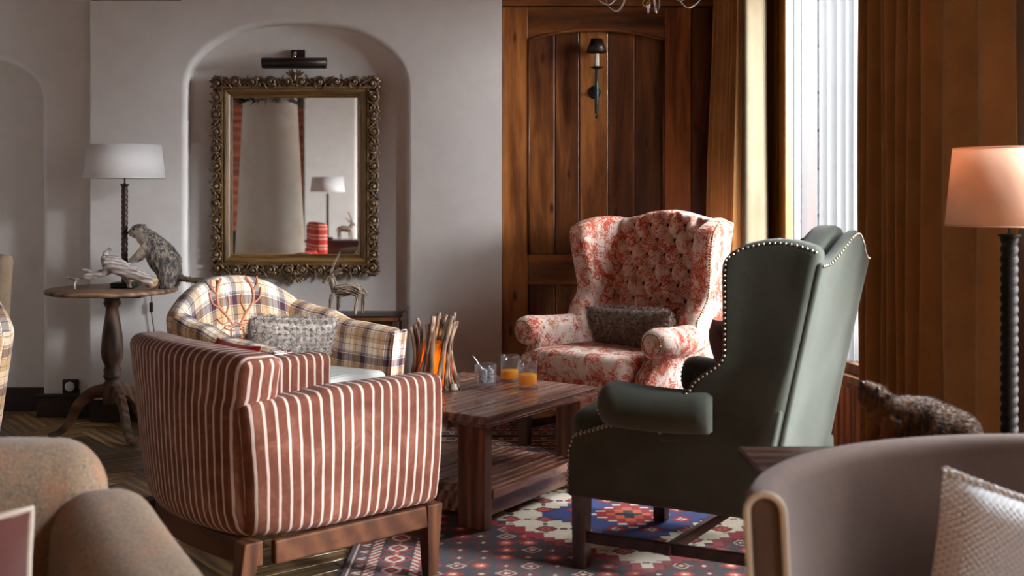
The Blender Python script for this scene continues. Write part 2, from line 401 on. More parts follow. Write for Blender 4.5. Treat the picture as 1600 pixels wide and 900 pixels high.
def m_fur(name, stops, rough=.8, sc=60):
    t = NT(name); return t.fin(t.ramp(t.noise(t.tc.outputs['Object'], sc, 3, .7), stops), rough, spec=.25, sheen=.1)
M['grey_fur'] = m_fur('grey_curly_fleece', [(.3, lin((112, 104, 98))), (.5, lin((170, 160, 152))), (.75, lin((222, 214, 206)))])
M['brown_fur'] = m_fur('dark_brown_fleece', [(.3, lin((74, 58, 50))), (.5, lin((130, 110, 98))), (.75, lin((196, 180, 168)))])
def m_marmot(name, back, side, belly, zlo, zhi, cx, cz):
    t = NT(name); v = t.tc.outputs['Object']; x, y, z = t.sep(v)
    dx = t.math('SUBTRACT', x, cx); dz = t.math('SUBTRACT', z, cz)
    f = t.math('SQRT', t.math('ADD', t.math('MULTIPLY', dx, dx), t.math('MULTIPLY', t.math('MULTIPLY', dz, dz), .55)))
    f = t.math('ADD', f, t.math('MULTIPLY', t.math('SUBTRACT', t.noise(t.mapv(v, (1, 1, .6)), 28, 5, .8), .5), .06))
    f = t.math('DIVIDE', t.math('SUBTRACT', f, zlo), zhi - zlo)
    streak = t.noise(t.mapv(v, (90, 90, 26), rot=(0, R(-30), 0)), 1, 3, .7)
    b = t.ramp(streak, [(.38, back[0]), (.5, back[1]), (.64, back[2])])
    c = t.mix(t.ramp(f, [(.25, (0, 0, 0)), (.5, (1, 1, 1))]), t.ramp(f, [(0, belly), (.22, side), (.4, side)]), b)
    return t.fin(c, .75, spec=.2, sheen=.1)
M['marmot'] = m_marmot('marmot_fur', (lin((62, 62, 66)), lin((132, 128, 122)), lin((204, 192, 172))), lin((206, 196, 180)), lin((196, 134, 60)), .0, .16, -.075, .205)
M['marmot_brown'] = m_marmot('brown_marmot_fur', (lin((36, 26, 18)), lin((70, 46, 28)), lin((104, 70, 40))), lin((120, 72, 32)), lin((150, 86, 30)), .0, .14, -.085, .06)
# metals, glass, misc
M['black'] = plain('black_metal', (.012, .011, .010, 1), .4, .3)
M['bronze'] = plain('dark_bronze_metal', (.032, .020, .016, 1), .42, .5)
M['spiral'] = plain('dark_twisted_iron', (.050, .030, .028, 1), .42, .5)
M['spiral_black'] = plain('black_twisted_wood', (.008, .005, .004, 1), .6, 0, spec=.12)
M['sconce_green'] = plain('verdigris_metal', (.045, .085, .085, 1), .4, .5)
M['brass'] = plain('brass', (.65, .42, .12, 1), .28, 1)
M['nail'] = plain('antique_brass_nail', (.34, .24, .13, 1), .3, 1)
M['nail_light'] = plain('pewter_nail', (.42, .36, .28, 1), .3, 1)
M['chrome'] = plain('polished_metal', (.72, .70, .72, 1), .12, 1)
M['white'] = plain('white_plastic', (.75, .75, .75, 1), .4)
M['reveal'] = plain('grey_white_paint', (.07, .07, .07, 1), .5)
M['candle'] = plain('candle_wax', (.72, .66, .52, 1), .5)
t = NT('mirror_glass'); M['mirror'] = t.fin((.86, .87, .86, 1), .015, 1)
def m_carved():
    t = NT('carved_gilt_wood'); v = t.tc.outputs['Object']; f = t.noise(v, 30, 4, .7)
    geo = t.n('ShaderNodeNewGeometry')
    c = t.ramp(f, [(.35, (.07, .04, .02, 1)), (.5, (.17, .105, .055, 1)), (.66, (.30, .21, .13, 1)), (.8, (.5, .37, .22, 1))])
    t.bump(t.noise(v, 90, 3), .3, .001); return t.fin(c, .36, .35, spec=.6)
M['carved'] = m_carved()
M['gilt_bar'] = wood('gilt_moulding', (.07, .035, .012), (.20, .11, .035), (.36, .22, .09), 'x', 2, .33, .2)
M['gilt_bar_z'] = wood('gilt_moulding_upright', (.07, .035, .012), (.20, .11, .035), (.36, .22, .09), 'z', 2, .33, .2)
def m_glass(name, tint=(1, 1, 1, 1), rough=0.0, refl=1.0, scat=0):
    t = NT(name); tr = t.n('ShaderNodeBsdfTransparent'); gl = t.n('ShaderNodeBsdfGlossy'); mx = t.n('ShaderNodeMixShader'); fr = t.n('ShaderNodeFresnel')
    tr.inputs[0].default_value = tint; gl.inputs['Roughness'].default_value = .02; fr.inputs[0].default_value = 1.5
    geo = t.n('ShaderNodeNewGeometry'); front = t.math('SUBTRACT', 1, geo.outputs['Backfacing'])
    t.l(t.math('MULTIPLY', t.math('MULTIPLY', fr.outputs[0], refl), front), mx.inputs[0]); t.l(tr.outputs[0], mx.inputs[1]); t.l(gl.outputs[0], mx.inputs[2])
    if scat:
        df = t.n('ShaderNodeBsdfTranslucent'); d2 = t.n('ShaderNodeBsdfDiffuse'); m1 = t.n('ShaderNodeMixShader'); m2 = t.n('ShaderNodeMixShader')
        df.inputs[0].default_value = (.95, .96, 1, 1); d2.inputs[0].default_value = (.9, .92, .95, 1); m1.inputs[0].default_value = .5
        t.l(df.outputs[0], m1.inputs[1]); t.l(d2.outputs[0], m1.inputs[2]); m2.inputs[0].default_value = scat
        t.l(mx.outputs[0], m2.inputs[1]); t.l(m1.outputs[0], m2.inputs[2]); t.l(m2.outputs[0], t.t.nodes['Material Output'].inputs[0]); return t.m
    t.l(mx.outputs[0], t.t.nodes['Material Output'].inputs[0]); return t.m
M['pane'] = m_glass('window_glass')
M['crystal'] = m_glass('crystal_glass', (.97, .98, .99, 1), refl=1.5, scat=.03)
t = NT('ice'); M['ice'] = t.fin((.93, .95, .97, 1), .12, trans=.65); t.b.inputs['IOR'].default_value = 1.2
def m_shade(name, c, tr, w=.35):
    t = NT(name); d = t.n('ShaderNodeBsdfDiffuse'); tl = t.n('ShaderNodeBsdfTranslucent'); mx = t.n('ShaderNodeMixShader'); mx.inputs[0].default_value = w
    h = t.noise(t.mapv(t.tc.outputs['Object'], (8, 8, 300)), 3, 2); cc = t.mix(1, c, t.ramp(h, [(.3, (.93,) * 3), (.7, (1.03,) * 3)]), 'MULTIPLY')
    t.l(cc, d.inputs[0]); tl.inputs[0].default_value = tr; t.l(d.outputs[0], mx.inputs[1]); t.l(tl.outputs[0], mx.inputs[2]); t.l(mx.outputs[0], t.t.nodes['Material Output'].inputs[0]); return t.m
M['whisky'] = m_shade('whisky', (1.0, .46, .03, 1), (1.0, .55, .04, 1), .55)
M['shade'] = m_shade('white_lamp_linen', (.9, .88, .88, 1), (.7, .68, .66, 1), .2)
M['shade_peach'] = m_shade('peach_lamp_linen', lin((226, 190, 164)), lin((216, 168, 136)), .35)
M['sheer'] = m_shade('white_sheer_curtain', (.24, .24, .24, 1), (.26, .26, .26, 1), .6)
_t = M['sheer'].node_tree; _o = _t.nodes['Material Output']; _p = _o.inputs[0].links[0].from_socket
_x = _t.nodes.new('ShaderNodeMixShader'); _x.inputs[0].default_value = .36; _tr = _t.nodes.new('ShaderNodeBsdfTransparent')
_t.links.new(_p, _x.inputs[1]); _t.links.new(_tr.outputs[0], _x.inputs[2]); _t.links.new(_x.outputs[0], _o.inputs[0])
M['amber'] = None
M['amber'] = m_shade('amber_glass', (.9, .42, .06, 1), (.98, .48, .07, 1), .7)
t = NT('flame'); M['flame'] = t.fin((1, .5, .05, 1), .5, em=(1, .55, .08, 1), ems=6)
M['twig'] = wood('bark_twig', (.07, .035, .02), (.30, .18, .115), (.60, .43, .31), 'z', 3, .7, 0, False, .5)
M['pale_twig'] = wood('dry_pale_twig', (.10, .065, .045), (.30, .22, .16), (.52, .43, .34), 'z', 5, .75, 0, False, .2)
M['drift'] = wood('silver_driftwood', (.16, .10, .07), (.46, .40, .37), (.72, .68, .66), 'x', 4, .7, 0, False, .1)
M['drift_cut'] = wood('sawn_driftwood', (.22, .12, .06), (.42, .27, .14), (.55, .40, .24), 'z', 2, .7, 0, False, .1)
M['stag'] = plain('rust_embroidery_thread', lin((206, 138, 104)), .8)
def m_stone():
    t = NT('pale_stone'); v = t.tc.outputs['Object']; oi = t.n('ShaderNodeObjectInfo')
    c = t.ramp(t.noise(v, 12, 6, .75), [(.3, (.20, .21, .22, 1)), (.5, (.38, .39, .40, 1)), (.75, (.55, .56, .57, 1))]); c = t.mix(1, c, t.ramp(oi.outputs['Random'], [(0, (.85,) * 3), (1, (1.05,) * 3)]), 'MULTIPLY')
    t.bump(t.noise(v, 16, 6, .7), .8, .02); return t.fin(c, .9)
M['stone'] = m_stone()
M['mortar'] = plain('mortar', (.3, .3, .29, 1), .95)
M['snow'] = plain('pale_terrace', (.2, .2, .2, 1), .9)
M['leafy'] = plain('fir_green', (.02, .07, .035, 1), .7)

# ================================================================== SETTING
ZC = 2.62
def struct(name, mb, m, parent=None, label=None):
    o = mb.build(name, m, parent); o['kind'] = 'structure'
    if label: o['label'] = label
    return o
fl = MB().add(box(-4.4, 3.2, -2.0, 6.9, -.10, -.014, .002))
floor = struct('floor', fl, M['parquet'])
# herringbone parquet boards, each laid piece its own part
def parquet():
    w, n = .088, 5; c, s_ = math.cos(R(38)), math.sin(R(38)); bits = []
    for i in range(-70, 70):
        for j in range(-70, 70):
            t = (i - j) % (2 * n)
            if t == 0: rect = (i, j, i + n, j + 1)
            elif t == 2 * n - 1: rect = (i, j, i + 1, j + n)
            else: continue
            cx, cy = (rect[0] + rect[2]) / 2 * w, (rect[1] + rect[3]) / 2 * w
            X = -1.4 + cx * c - cy * s_; Y = 4.6 + cx * s_ + cy * c
            if -3.3 < X < -.35 and 3.0 < Y < 6.55: bits.append((X, Y, R(38) if t == 0 else R(128), n * w, w))
    bits.sort(key=lambda b: b[1])
    me = None
    for (X, Y, a, L, w_) in bits[:290]:
        if me is None:
            o = MB().add(rbox((0, 0, -.007), (L - .003, w_ - .003, .014), .0016, (1, 1, 1), seg=1)).build('board', M['parquet'], floor); me = o.data
        else:
            o = bpy.data.objects.new('board', me); COL.objects.link(o); o.parent = floor
        o.location = (X, Y, random.uniform(-.0008, 0)); o.rotation_euler = (0, 0, a)
parquet()

# back wall with the arched niche
AX0, AX1, AY = -2.30, -.056, 6.25
def arch_wall(name, x0, x1, y, cx, hw, zs, rise, ztop, depth, m, p=2.2, N=48, rr=.03):
    """wall face with an arched opening to the floor, a rounded lip and its reveal"""
    vs = []; fs = []
    prof = []   # opening outline from left foot to right foot
    for k in range(7): prof.append((cx - hw, zs * k / 7))
    for k in range(N + 1):
        a = math.pi * (1 - k / N); ca, sa = math.cos(a), math.sin(a)
        prof.append((cx + hw * math.copysign(abs(ca) ** (2 / p), ca), zs + rise * abs(sa) ** (2 / p)))
    for k in range(6, -1, -1): prof.append((cx + hw, zs * k / 7))
    n = len(prof)
    def off(i, d):
        a = prof[max(i - 1, 0)]; b = prof[min(i + 1, n - 1)]; t = Vector((b[0] - a[0], 0, b[1] - a[1])).normalized()
        return Vector((prof[i][0] - t.z * d, 0, prof[i][1] + t.x * d))
    rings = []
    def outer(i):
        x, z = prof[i]
        if i < 7: return (x0, z)
        if i >= n - 7: return (x1, z)
        return (x0 + (x1 - x0) * (i - 7) / (n - 15), ztop)
    rings.append([(outer(i)[0], y, outer(i)[1]) for i in range(n)])
    for k in range(5):
        a = math.pi / 2 * k / 4; d = rr * (1 - math.sin(a)); yy = y + rr * (1 - math.cos(a))
        rings.append([(off(i, d)[0], yy, off(i, d)[2]) for i in range(n)])
    rings.append([(prof[i][0], y + depth, prof[i][1]) for i in range(n)])
    for r in rings: vs += r
    for a in range(len(rings) - 1):
        for i in range(n - 1): fs.append((a * n + i, a * n + i + 1, (a + 1) * n + i + 1, (a + 1) * n + i))
    # corners at the top
    mb = MB(); mb.add((vs, fs))
    for X, i in ((x0, 6), (x1, n - 7)):
        j = 7 if X == x0 else n - 8
        mb.add(([ (X, y, prof[i][1]), (X, y, ztop), (outer(j)[0], y, ztop)], [(0, 1, 2)]), smooth=False)
    return mb
wb = arch_wall('w', AX0, AX1, AY, -1.178, .600, 1.80, .372, ZC, .09, M['plaster'])
wb.add(box(AX0, AX1 , AY + .09, AY + .30, 0, ZC, .001), smooth=False)
wb.add(([(AX0, AY, 0), (AX0, AY, ZC), (AX0, AY + .3, ZC), (AX0, AY + .3, 0), (AX1, AY, 0), (AX1, AY, ZC), (AX1, AY + .3, ZC), (AX1, AY + .3, 0)], [(0, 1, 2, 3), (4, 7, 6, 5)]), smooth=False)
struct('wall_back', wb, M['plaster'])
wl_ = arch_wall('w', -4.4, AX0 + .01, 6.38, -3.20, .585, 1.72, .30, ZC, .17, M['plaster'], 2.6)
wl_.add(box(-4.4, AX0, 6.55, 6.7, 0, ZC, .001), smooth=False)
struct('wall_back_left', wl_, M['plaster'])
struct('baseboard_back', MB().add(box(AX0 + .002, -1.80, AY - .022, AY - .001, 0, .12, .004)).add(box(-.56, AX1, AY - .022, AY - .001, 0, .12, .004)), M['dark'])
struct('baseboard_back_left', MB().add(box(-2.64, AX0 - .003, 6.355, 6.379, 0, .128, .004)).add(box(-2.65, AX0 - .003, 6.345, 6.379, .112, .128, .004)), M['dark'])
struct('baseboard_niche', MB().add(box(-3.75, -2.62, 6.53, 6.549, 0, .135, .004)), M['dark'])
struct('wall_left', MB().add(box(-4.4, -4.3, -2.0, 6.7, 0, ZC, .002)), M['plaster'])
_p = [(-4.4, -2.0), tuple(WP(8.5, .10, 0))[:2], tuple(WP(-.3, .10, 0))[:2], (1.45, 6.9), (-4.4, 6.9)]
struct('ceiling', MB().add(([(x, y, ZC) for x, y in _p] + [(x, y, ZC + .08) for x, y in _p], [(4, 3, 2, 1, 0), (5, 6, 7, 8, 9)] + [(i, (i + 1) % 5, (i + 1) % 5 + 5, i + 5) for i in range(5)]), smooth=False), M['panel_x'])
struct('trim_1', MB().add(box(-2.295, -1.80, AY - .05, AY - .001, 2.293, ZC - .001, .006)), M['panel_x'])

# pine panelling on the back wall
YP = 6.33
pan = thing('wall_back_panelling', 'dark stained pine panelling with an arched top rail', None, (0, 0, 0), kind='structure')
def pl(name, x0, x1, z0, z1, y0, y1, m=None, r=.005): return MB().add(box(x0, x1, y0, y1, z0, z1, r)).build(name, m or M['panel'], pan)
edges = [.088, .238, .373, .533, .680, .838]
for a, b in zip(edges, edges[1:]): pl('plank', a + .0015, b - .0015, .90, 2.20, YP, YP + .02, r=.006)
for a, b in zip(edges, edges[1:]): pl('plank', a + .0015, b - .0015, .24, .75, YP, YP + .02, r=.006)
pl('stile', -.054, .088, 0, 2.268, YP - .035, YP + .02)
pl('stile', .838, .985, 0, 2.268, YP - .035, YP + .02)
for a, b in ((.987, 1.10), (1.102, 1.22), (1.222, 1.375)): pl('plank', a, b, 0, 2.268, YP - .022, YP + .02)
pl('middle_rail', .089, .837, .74, .905, YP - .035, YP + .02, M['panel_x'])
pl('bottom_rail', .089, .837, 0, .24, YP - .035, YP + .02, M['panel_x'])
pl('beam', -.054, 1.42, 2.27, ZC, YP - .06, YP + .02, M['panel_x'])
arc = [(.089 + .748 * k / 24, 2.083 + .055 * (1 - (2 * k / 24 - 1) ** 2)) for k in range(25)]
vs, fs = prism([(.837, 2.266), (.089, 2.266)] + arc, YP - .035, YP + .02)
MB().add((vs, fs), smooth=False).build('arched_rail', M['panel_x'], pan)
MB().add(tube([(x, YP - .036, z + .004) for x, z in arc], .009, 8)).build('arch_moulding', M['panel_x'], pan)
for x in (.092, .834): MB().add(tube([(x, YP - .034, .91), (x, YP - .034, 2.085)], .007, 8)).build('side_moulding', M['panel'], pan)
MB().add(box(-.054, 1.5, YP + .02, YP + .10, 0, ZC, .002)).build('backing', M['panel'], pan)

# window wall on the right
def wbox(s0, s1, n0, n1, z0, z1, r=.004):
    vs, fs, uv, _ = rbox(((s0 + s1) / 2, (n0 + n1) / 2, (z0 + z1) / 2), (s1 - s0, n1 - n0, z1 - z0), r, (1, 1, 1), seg=1)
    return [tuple(WO + WS * x + WN * y + Vector((0, 0, z))) for x, y, z in vs], [tuple(reversed(f)) for f in fs], uv, True
wins = [(.40, 1.32, .42, 2.36), (2.72, 3.85, .42, 2.36), (5.9, 7.6, .42, 2.36)]
ww = MB(); prev = -.02
for (a, b, z0, z1) in wins + [(8.5, 8.5, 0, 0)]:
    ww.add(wbox(prev, a, 0, .15, 0, ZC)); prev = b
    if b > a: ww.add(wbox(a, b, 0, .15, 0, z0)); ww.add(wbox(a, b, 0, .15, z1, ZC))
struct('wall_right', ww, M['plaster'])
# wooden casing around the far window and panels beneath it
cas = thing('trim_2', 'warm pine casing around the far window', None, kind='structure')
def cs(name, *a, m='frame_wood'): 
    return MB().add(wbox(*a)).build(name, M[m], cas)
cs('casing_board', .12, .27, -.022, -.001, 0, 2.55); cs('casing_board', .272, .350, -.02, -.001, 0, 2.55); cs('casing_board', 1.30, 1.46, -.022, -.001, 0, 2.55, m='panel')
for k in range(6): cs('under_board', .36 + k * .157, .36 + (k + 1) * .157 - .003, -.018, -.001, .0, .35, m='panel')
cs('window_sill', .33, 1.34, -.07, .10, .385, .42)
cs('sill_rail', .36, 1.30, -.03, -.001, .352, .384)
for i, (a, b, z0, z1) in enumerate(wins):
    w_ = thing('window_%d' % (i + 1), 'tall wood framed window on the right', None, kind='structure')
    def wp(name, *q, m='frame_wood'): MB().add(wbox(*q)).build(name, M[m], w_)
    wp('frame', a - .045, a + .006, -.03, .016, z0, z1); wp('frame', b - .03, b + .02, -.03, .016, z0, z1)
    wp('frame', a, b, -.02, .016, z0, z0 + .045); wp('frame', a, b, -.02, .016, z1 - .045, z1)
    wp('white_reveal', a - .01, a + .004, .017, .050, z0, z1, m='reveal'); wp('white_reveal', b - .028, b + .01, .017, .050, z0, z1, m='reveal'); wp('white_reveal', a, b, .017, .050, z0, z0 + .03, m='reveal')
    wp('outer_frame', a - .02, a + .006, .058, .150, z0, z1, m='outer_wood'); wp('outer_frame', b - .03, b + .02, .058, .150, z0, z1, m='outer_wood')
    if i: wp('mullion', (a + b) / 2 - .03, (a + b) / 2 + .03, .02, .08, z0 + .045, z1 - .045)
    wp('pane', a + .005, b - .029, .051, .056, z0 + .02, z1 - .02, m='pane')
struct('wall_rear', MB().add(box(-4.4, 3.2, -2.0, -1.9, 0, ZC, .002)), M['panel'])
rb = thing('trim_3', 'reddish boarding and dark wainscot on the wall seen in the mirror', None, kind='structure')
for k in range(8): MB().add(box(-4.3, -2.62, -1.899, -1.872, .76 + k * .232, .76 + (k + 1) * .232 - .006, .006)).build('wall_board', M['red_wood'], rb)
MB().add(box(-4.3, 2.6, -1.899, -1.86, 0, .75, .004)).build('wainscot', M['dark'], rb)
struct('wall_rear_pier', MB().add(box(-2.60, -1.95, -1.86, -1.70, 0, ZC, .02)), M['plaster'])

# outdoors beyond the far window: pale stone wall of separate blocks, a post, a terrace
ext = thing('stone_wall', 'rough pale stone wall outside the far window', 'wall')
random.seed(5); z = -.1; row = 0
MB().add(wbox(-3.2, .35, 1.32, 1.5, -.1, 2.75)).build('mortar_core', M['mortar'], ext)
while z < 2.7:
    h = random.choice([.22, .28, .34]); s = -3.2 - random.random() * .3
    while s < .2:
        L = min(random.uniform(.3, .62), .36 - s)
        vs, fs, uv, _ = rbox((0, 0, 0), (L - .015, .14, h - .015), .02, (3, 1, 3), None, seg=1)
        o = MB().add(([tuple(WS * x + WN * (y + random.uniform(-.008, .008)) + Vector((0, 0, zz))) for x, y, zz in vs], [tuple(reversed(f)) for f in fs], uv, True)).build('stone', M['stone'], ext)
        o.location = WP(s + L / 2, 1.27 + random.uniform(-.015, .015), z + h / 2); s += L
    z += h; row += 1
ter = struct('terrace', MB().add(wbox(-4, 9, .281, 7, -.2, -.1)), M['snow'])

# ================================================================== CURTAINS
def ribbon(name, plan, z0, z1, m, parent=None, nz=14, thick=.004, wob=.008, flare=None, **kw):
    plan = [Vector((a, b, 0)) for a, b in plan]; n = len(plan); vs = []; fs = []; uv = []; L = [0]
    for i in range(1, n): L.append(L[-1] + (plan[i] - plan[i - 1]).length)
    ph = random.random() * 9
    for j in range(nz + 1):
        z = z0 + (z1 - z0) * j / nz
        for i, p in enumerate(plan):
            q = flare(p, i / (n - 1), z) if flare else p
            vs.append((q.x + wob * math.sin(L[i] * 7 + z * 2.1 + ph), q.y + wob * math.cos(L[i] * 5 + z * 1.7 + ph), z))
    for j in range(nz):
        for i in range(n - 1):
            fs.append((j * n + i, j * n + i + 1, (j + 1) * n + i + 1, (j + 1) * n + i))
            uv.append([(L[i], vs[j * n][2]), (L[i + 1], vs[j * n][2]), (L[i + 1], vs[(j + 1) * n][2]), (L[i], vs[(j + 1) * n][2])])
    o = MB().add((vs, fs, uv)).build(name, m, parent, **kw)
    md = o.modifiers.new('cloth_thickness', 'SOLIDIFY'); md.thickness = thick; md.offset = 0
    return o
def pleats(a, b, n, amp, per=14, sharp=.0, seed=1):
    rn = random.Random(seed); a = Vector(a); b = Vector(b); d = (b - a); nn = Vector((-d.y, d.x)).normalized(); out = []
    bounds = [0]
    for k in range(n): bounds.append(bounds[-1] + rn.uniform(.7, 1.3))
    bounds = [x / bounds[-1] for x in bounds]
    for k in range(n):
        am = amp * rn.uniform(.7, 1.2)
        for i in range(per):
            u = i / per; t = bounds[k] + (bounds[k + 1] - bounds[k]) * (u + .10 * math.sin(2 * math.pi * u))
            out.append(tuple(a + d * t + nn * am * (.5 - .5 * math.cos(2 * math.pi * u))))
    out.append(tuple(b)); return out
zc0, zc1 = .015, 2.52
cur = thing('curtain', 'ochre pleated curtain with a bright cream lining edge, in the corner behind the red armchair', 'curtain')
def fl_(p, t, z):
    k = .5 + .5 * math.tanh((z - 1.7) * 1.5); c = Vector((1.30, 6.05, 0)); return c + (p - c) * (1 - .22 * k)
ribbon('pleated_cloth', pleats((1.05, 6.13), (1.165, 5.86), 6, -.035), zc0, zc1, M['curtain'], cur, flare=fl_, wob=.004)
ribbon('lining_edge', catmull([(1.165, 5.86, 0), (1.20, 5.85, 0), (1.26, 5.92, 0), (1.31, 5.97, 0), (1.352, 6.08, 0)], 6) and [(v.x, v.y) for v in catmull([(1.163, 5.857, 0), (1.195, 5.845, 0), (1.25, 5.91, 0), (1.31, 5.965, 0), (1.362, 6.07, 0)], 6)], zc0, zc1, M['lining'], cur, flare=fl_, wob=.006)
def wxy(s, n): q = WP(s, n, 0); return (q.x, q.y)
cur2 = thing('curtain', 'heavy ochre pleated curtain hanging behind the green armchair and the peach lamp', 'curtain')
ribbon('pleated_cloth', pleats(wxy(1.475, -.07), wxy(2.02, -.09), 7, -.10, seed=4), zc0, zc1, M['curtain'], cur2, wob=.006)
ribbon('flat_cloth', [wxy(2.02 + .43 * k / 20, -.09 - .03 * math.sin(k * .62)) for k in range(21)], zc0, zc1, M['curtain'], cur2, wob=.008)
she = ribbon('sheer_curtain', pleats(wxy(.735, .002), wxy(1.105, .002), 4, .035, seed=6), .47, 2.3, M['sheer'], label='white sheer curtain hanging inside the far window', cat='curtain', wob=.002, thick=.001)
for s0, s1 in ((.02, 2.62),):
    rod = MB().add(tube([WP(s0, -.06, 2.54), WP(s1, -.06, 2.54)], .014, 10)).build('curtain_rod', M['bronze'], label='dark metal curtain rod above the far window', cat='rod')
nc = ribbon('curtain', pleats(wxy(4.64, -.10), wxy(5.2, -.10), 7, -.06, seed=9), zc0, zc1, M['curtain'], label='ochre curtain outside the frame, between the two nearer windows', cat='curtain')

# ================================================================== RUG
def rug_colors(u, v, Wd, Ld, seed=0):
    """u,v metres from the rug's near left corner -> albedo, a flat woven design"""
    navy, slate, red, dred, cream, blue, org, pale = [np.array(lin(c)[:3]) for c in ((34, 36, 56), (36, 38, 46), (158, 26, 38), (92, 16, 26), (224, 212, 188), (44, 62, 124), (206, 96, 56), (196, 170, 150))]
    H = lambda a, b, k: np.modf(np.abs(np.sin(a * 12.9898 + b * 78.233 + k * 37.7 + seed) * 43758.5453))[0]
    col = np.zeros(u.shape + (3,)); col[:] = slate
    def put(mask, c): col[mask] = c
    x = u - Wd / 2; y = v - Ld / 2
    # field motifs: small stepped flowers on a jittered lattice
    g = .083; gi = np.floor(u / g); gj = np.floor(v / g); jx = (H(gi, gj, 1) - .5) * .018; jy = (H(gi, gj, 2) - .5) * .018
    fx = (u / g - gi - .5) * g + jx; fy = (v / g - gj - .5) * g + jy
    q = .0065; qx = np.round(fx / q) * q; qy = np.round(fy / q) * q; man = np.abs(qx) + np.abs(qy); mx = np.maximum(np.abs(qx), np.abs(qy)); k = H(gi, gj, 3)
    put((np.abs(np.sin(fx * 75) * np.sin(fy * 75)) > .55), dred * .8); put((man < .045) & (mx < .036) & (k < .75), dred); put((man < .034) & (k < .52), red); put((man < .030) & (mx < .017) & (k < .5), org)
    put((man < .036) & (man > .028) & (k > .62) & (k < .82), cream); put((man < .018) & (k > .62), red); put((man < .007), cream)
    put((np.abs(np.mod(u + .5 * v, .21) - .1) < .0035) & (man > .045), dred)
    put((np.abs(np.mod(u - .7 * v, .26) - .1) < .0035) & (man > .045), red * .7)
    # medallion
    def steps(s): return np.round(s / .035) * .035
    rad = steps(np.abs(x)) / .62 + np.abs(y) / .66 + .055 * np.abs(np.mod(y / .085, 1) - .5) * 2
    rad = np.maximum(rad, np.abs(x) / .56 + .03 * np.abs(np.mod(y / .085, 1) - .5) * 2)
    put(rad < 1.10, dred); put((rad < 1.07), red); put(rad < .985, navy); put(rad < .97, cream)
    g2 = .13; gi = np.floor(x / g2); gj = np.floor(y / g2); fx = np.round((x / g2 - gi - .5) * g2 / .006) * .006; fy = np.round((y / g2 - gj - .5) * g2 / .006) * .006
    m2 = np.abs(fx) + np.abs(fy); star = np.minimum(m2, 1.35 * np.maximum(np.abs(fx), np.abs(fy)) + .004)
    inn = rad < .93
    put(inn & (star < .043), dred); put(inn & (star < .036), red); put(inn & (m2 < .024), org); put(inn & (m2 < .012), navy)
    put(inn & (np.abs(fx) > .05) & (np.abs(fy) < .012), dred); put(inn & (np.abs(fy) > .05) & (np.abs(fx) < .010), navy)
    r2 = steps(np.abs(x)) / .36 + np.abs(y) / .40 + .05 * np.abs(np.mod(y / .06, 1) - .5) * 2
    put(r2 < 1.0, navy); put(r2 < .96, blue)
    put((r2 < .9) & (star < .052), dred); put((r2 < .9) & (star < .044), red); put((r2 < .9) & (star < .020), cream); put((r2 < .9) & (star < .011), blue)
    r3 = steps(np.abs(x)) / .15 + np.abs(y) / .18
    put(r3 < 1.0, cream); put(r3 < .9, red); put(r3 < .55, org); put(r3 < .3, navy)
    # borders
    e = np.minimum(np.minimum(u, Wd - u), np.minimum(v, Ld - v)); side = (np.minimum(u, Wd - u) < np.minimum(v, Ld - v)); a = np.where(side, v, u)
    put(e < .262, navy); put(e < .255, red)
    z1 = (e > .222) & (e < .252); put(z1, cream); put(z1 & (np.abs(np.mod(a + e * 1.2, .034) - .017) < .009), red)
    B = (e > .105) & (e <= .222); put(B, slate * .95)
    p = .115; aa = (np.mod(a, p) / p - .5) * p; ee = e - .1635; aa = np.round(aa / .005) * .005; ee = np.round(ee / .005) * .005; mm = np.abs(aa) + np.abs(ee) * .9
    put(B & (np.abs(mm - .056) < .007), red); put(B & (mm < .044) & (np.abs(ee) < .034), cream); put(B & (mm < .030) & (np.abs(ee) < .022), red); put(B & (mm < .012), org)
    a2 = np.mod(a + p / 2, p) - p / 2
    put(B & (np.abs(a2) < .014) & (np.abs(ee) > .012) & (np.abs(ee) < .05), dred); put(B & (np.abs(a2) + np.abs(ee) < .013), org)
    z2 = (e > .076) & (e <= .105); put(z2, cream); put(z2 & (np.abs(np.mod(a - e * 1.2, .034) - .017) < .009), red)
    C = (e > .024) & (e <= .076); put(C, dred * 1.1)
    a3 = np.mod(a, .072) - .036; e3 = e - .05; put(C & (np.abs(a3) + np.abs(e3) < .024), slate); put(C & (np.abs(a3) + np.abs(e3) < .012), red)
    put(C & (np.abs(np.abs(a3) + .4 * e3 - .03) < .0045) & (np.abs(e3) < .014), cream)
    put((e > .018) & (e <= .024), cream); put(e <= .018, navy); put((e <= .018) & (np.mod(a, .02) < .01), dred)
    col *= (1 + .10 * (H(np.floor(u / .006), np.floor(v / .006), 9) - .5))[..., None]
    return np.clip(col, 0, 1)
def m_rug():
    t = NT('woven_rug'); a = t.n('ShaderNodeAttribute', attribute_name='weave'); v = t.tc.outputs['Object']
    c = t.mix(1, a.outputs['Color'], t.ramp(t.noise(v, 5, 4), [(.3, (.8,) * 3), (.7, (1.1,) * 3)]), 'MULTIPLY')
    t.bump(t.noise(v, 500, 2), .5, .002); return t.fin(c, .9, sheen=.15, spec=.15)
M['rug'] = m_rug()
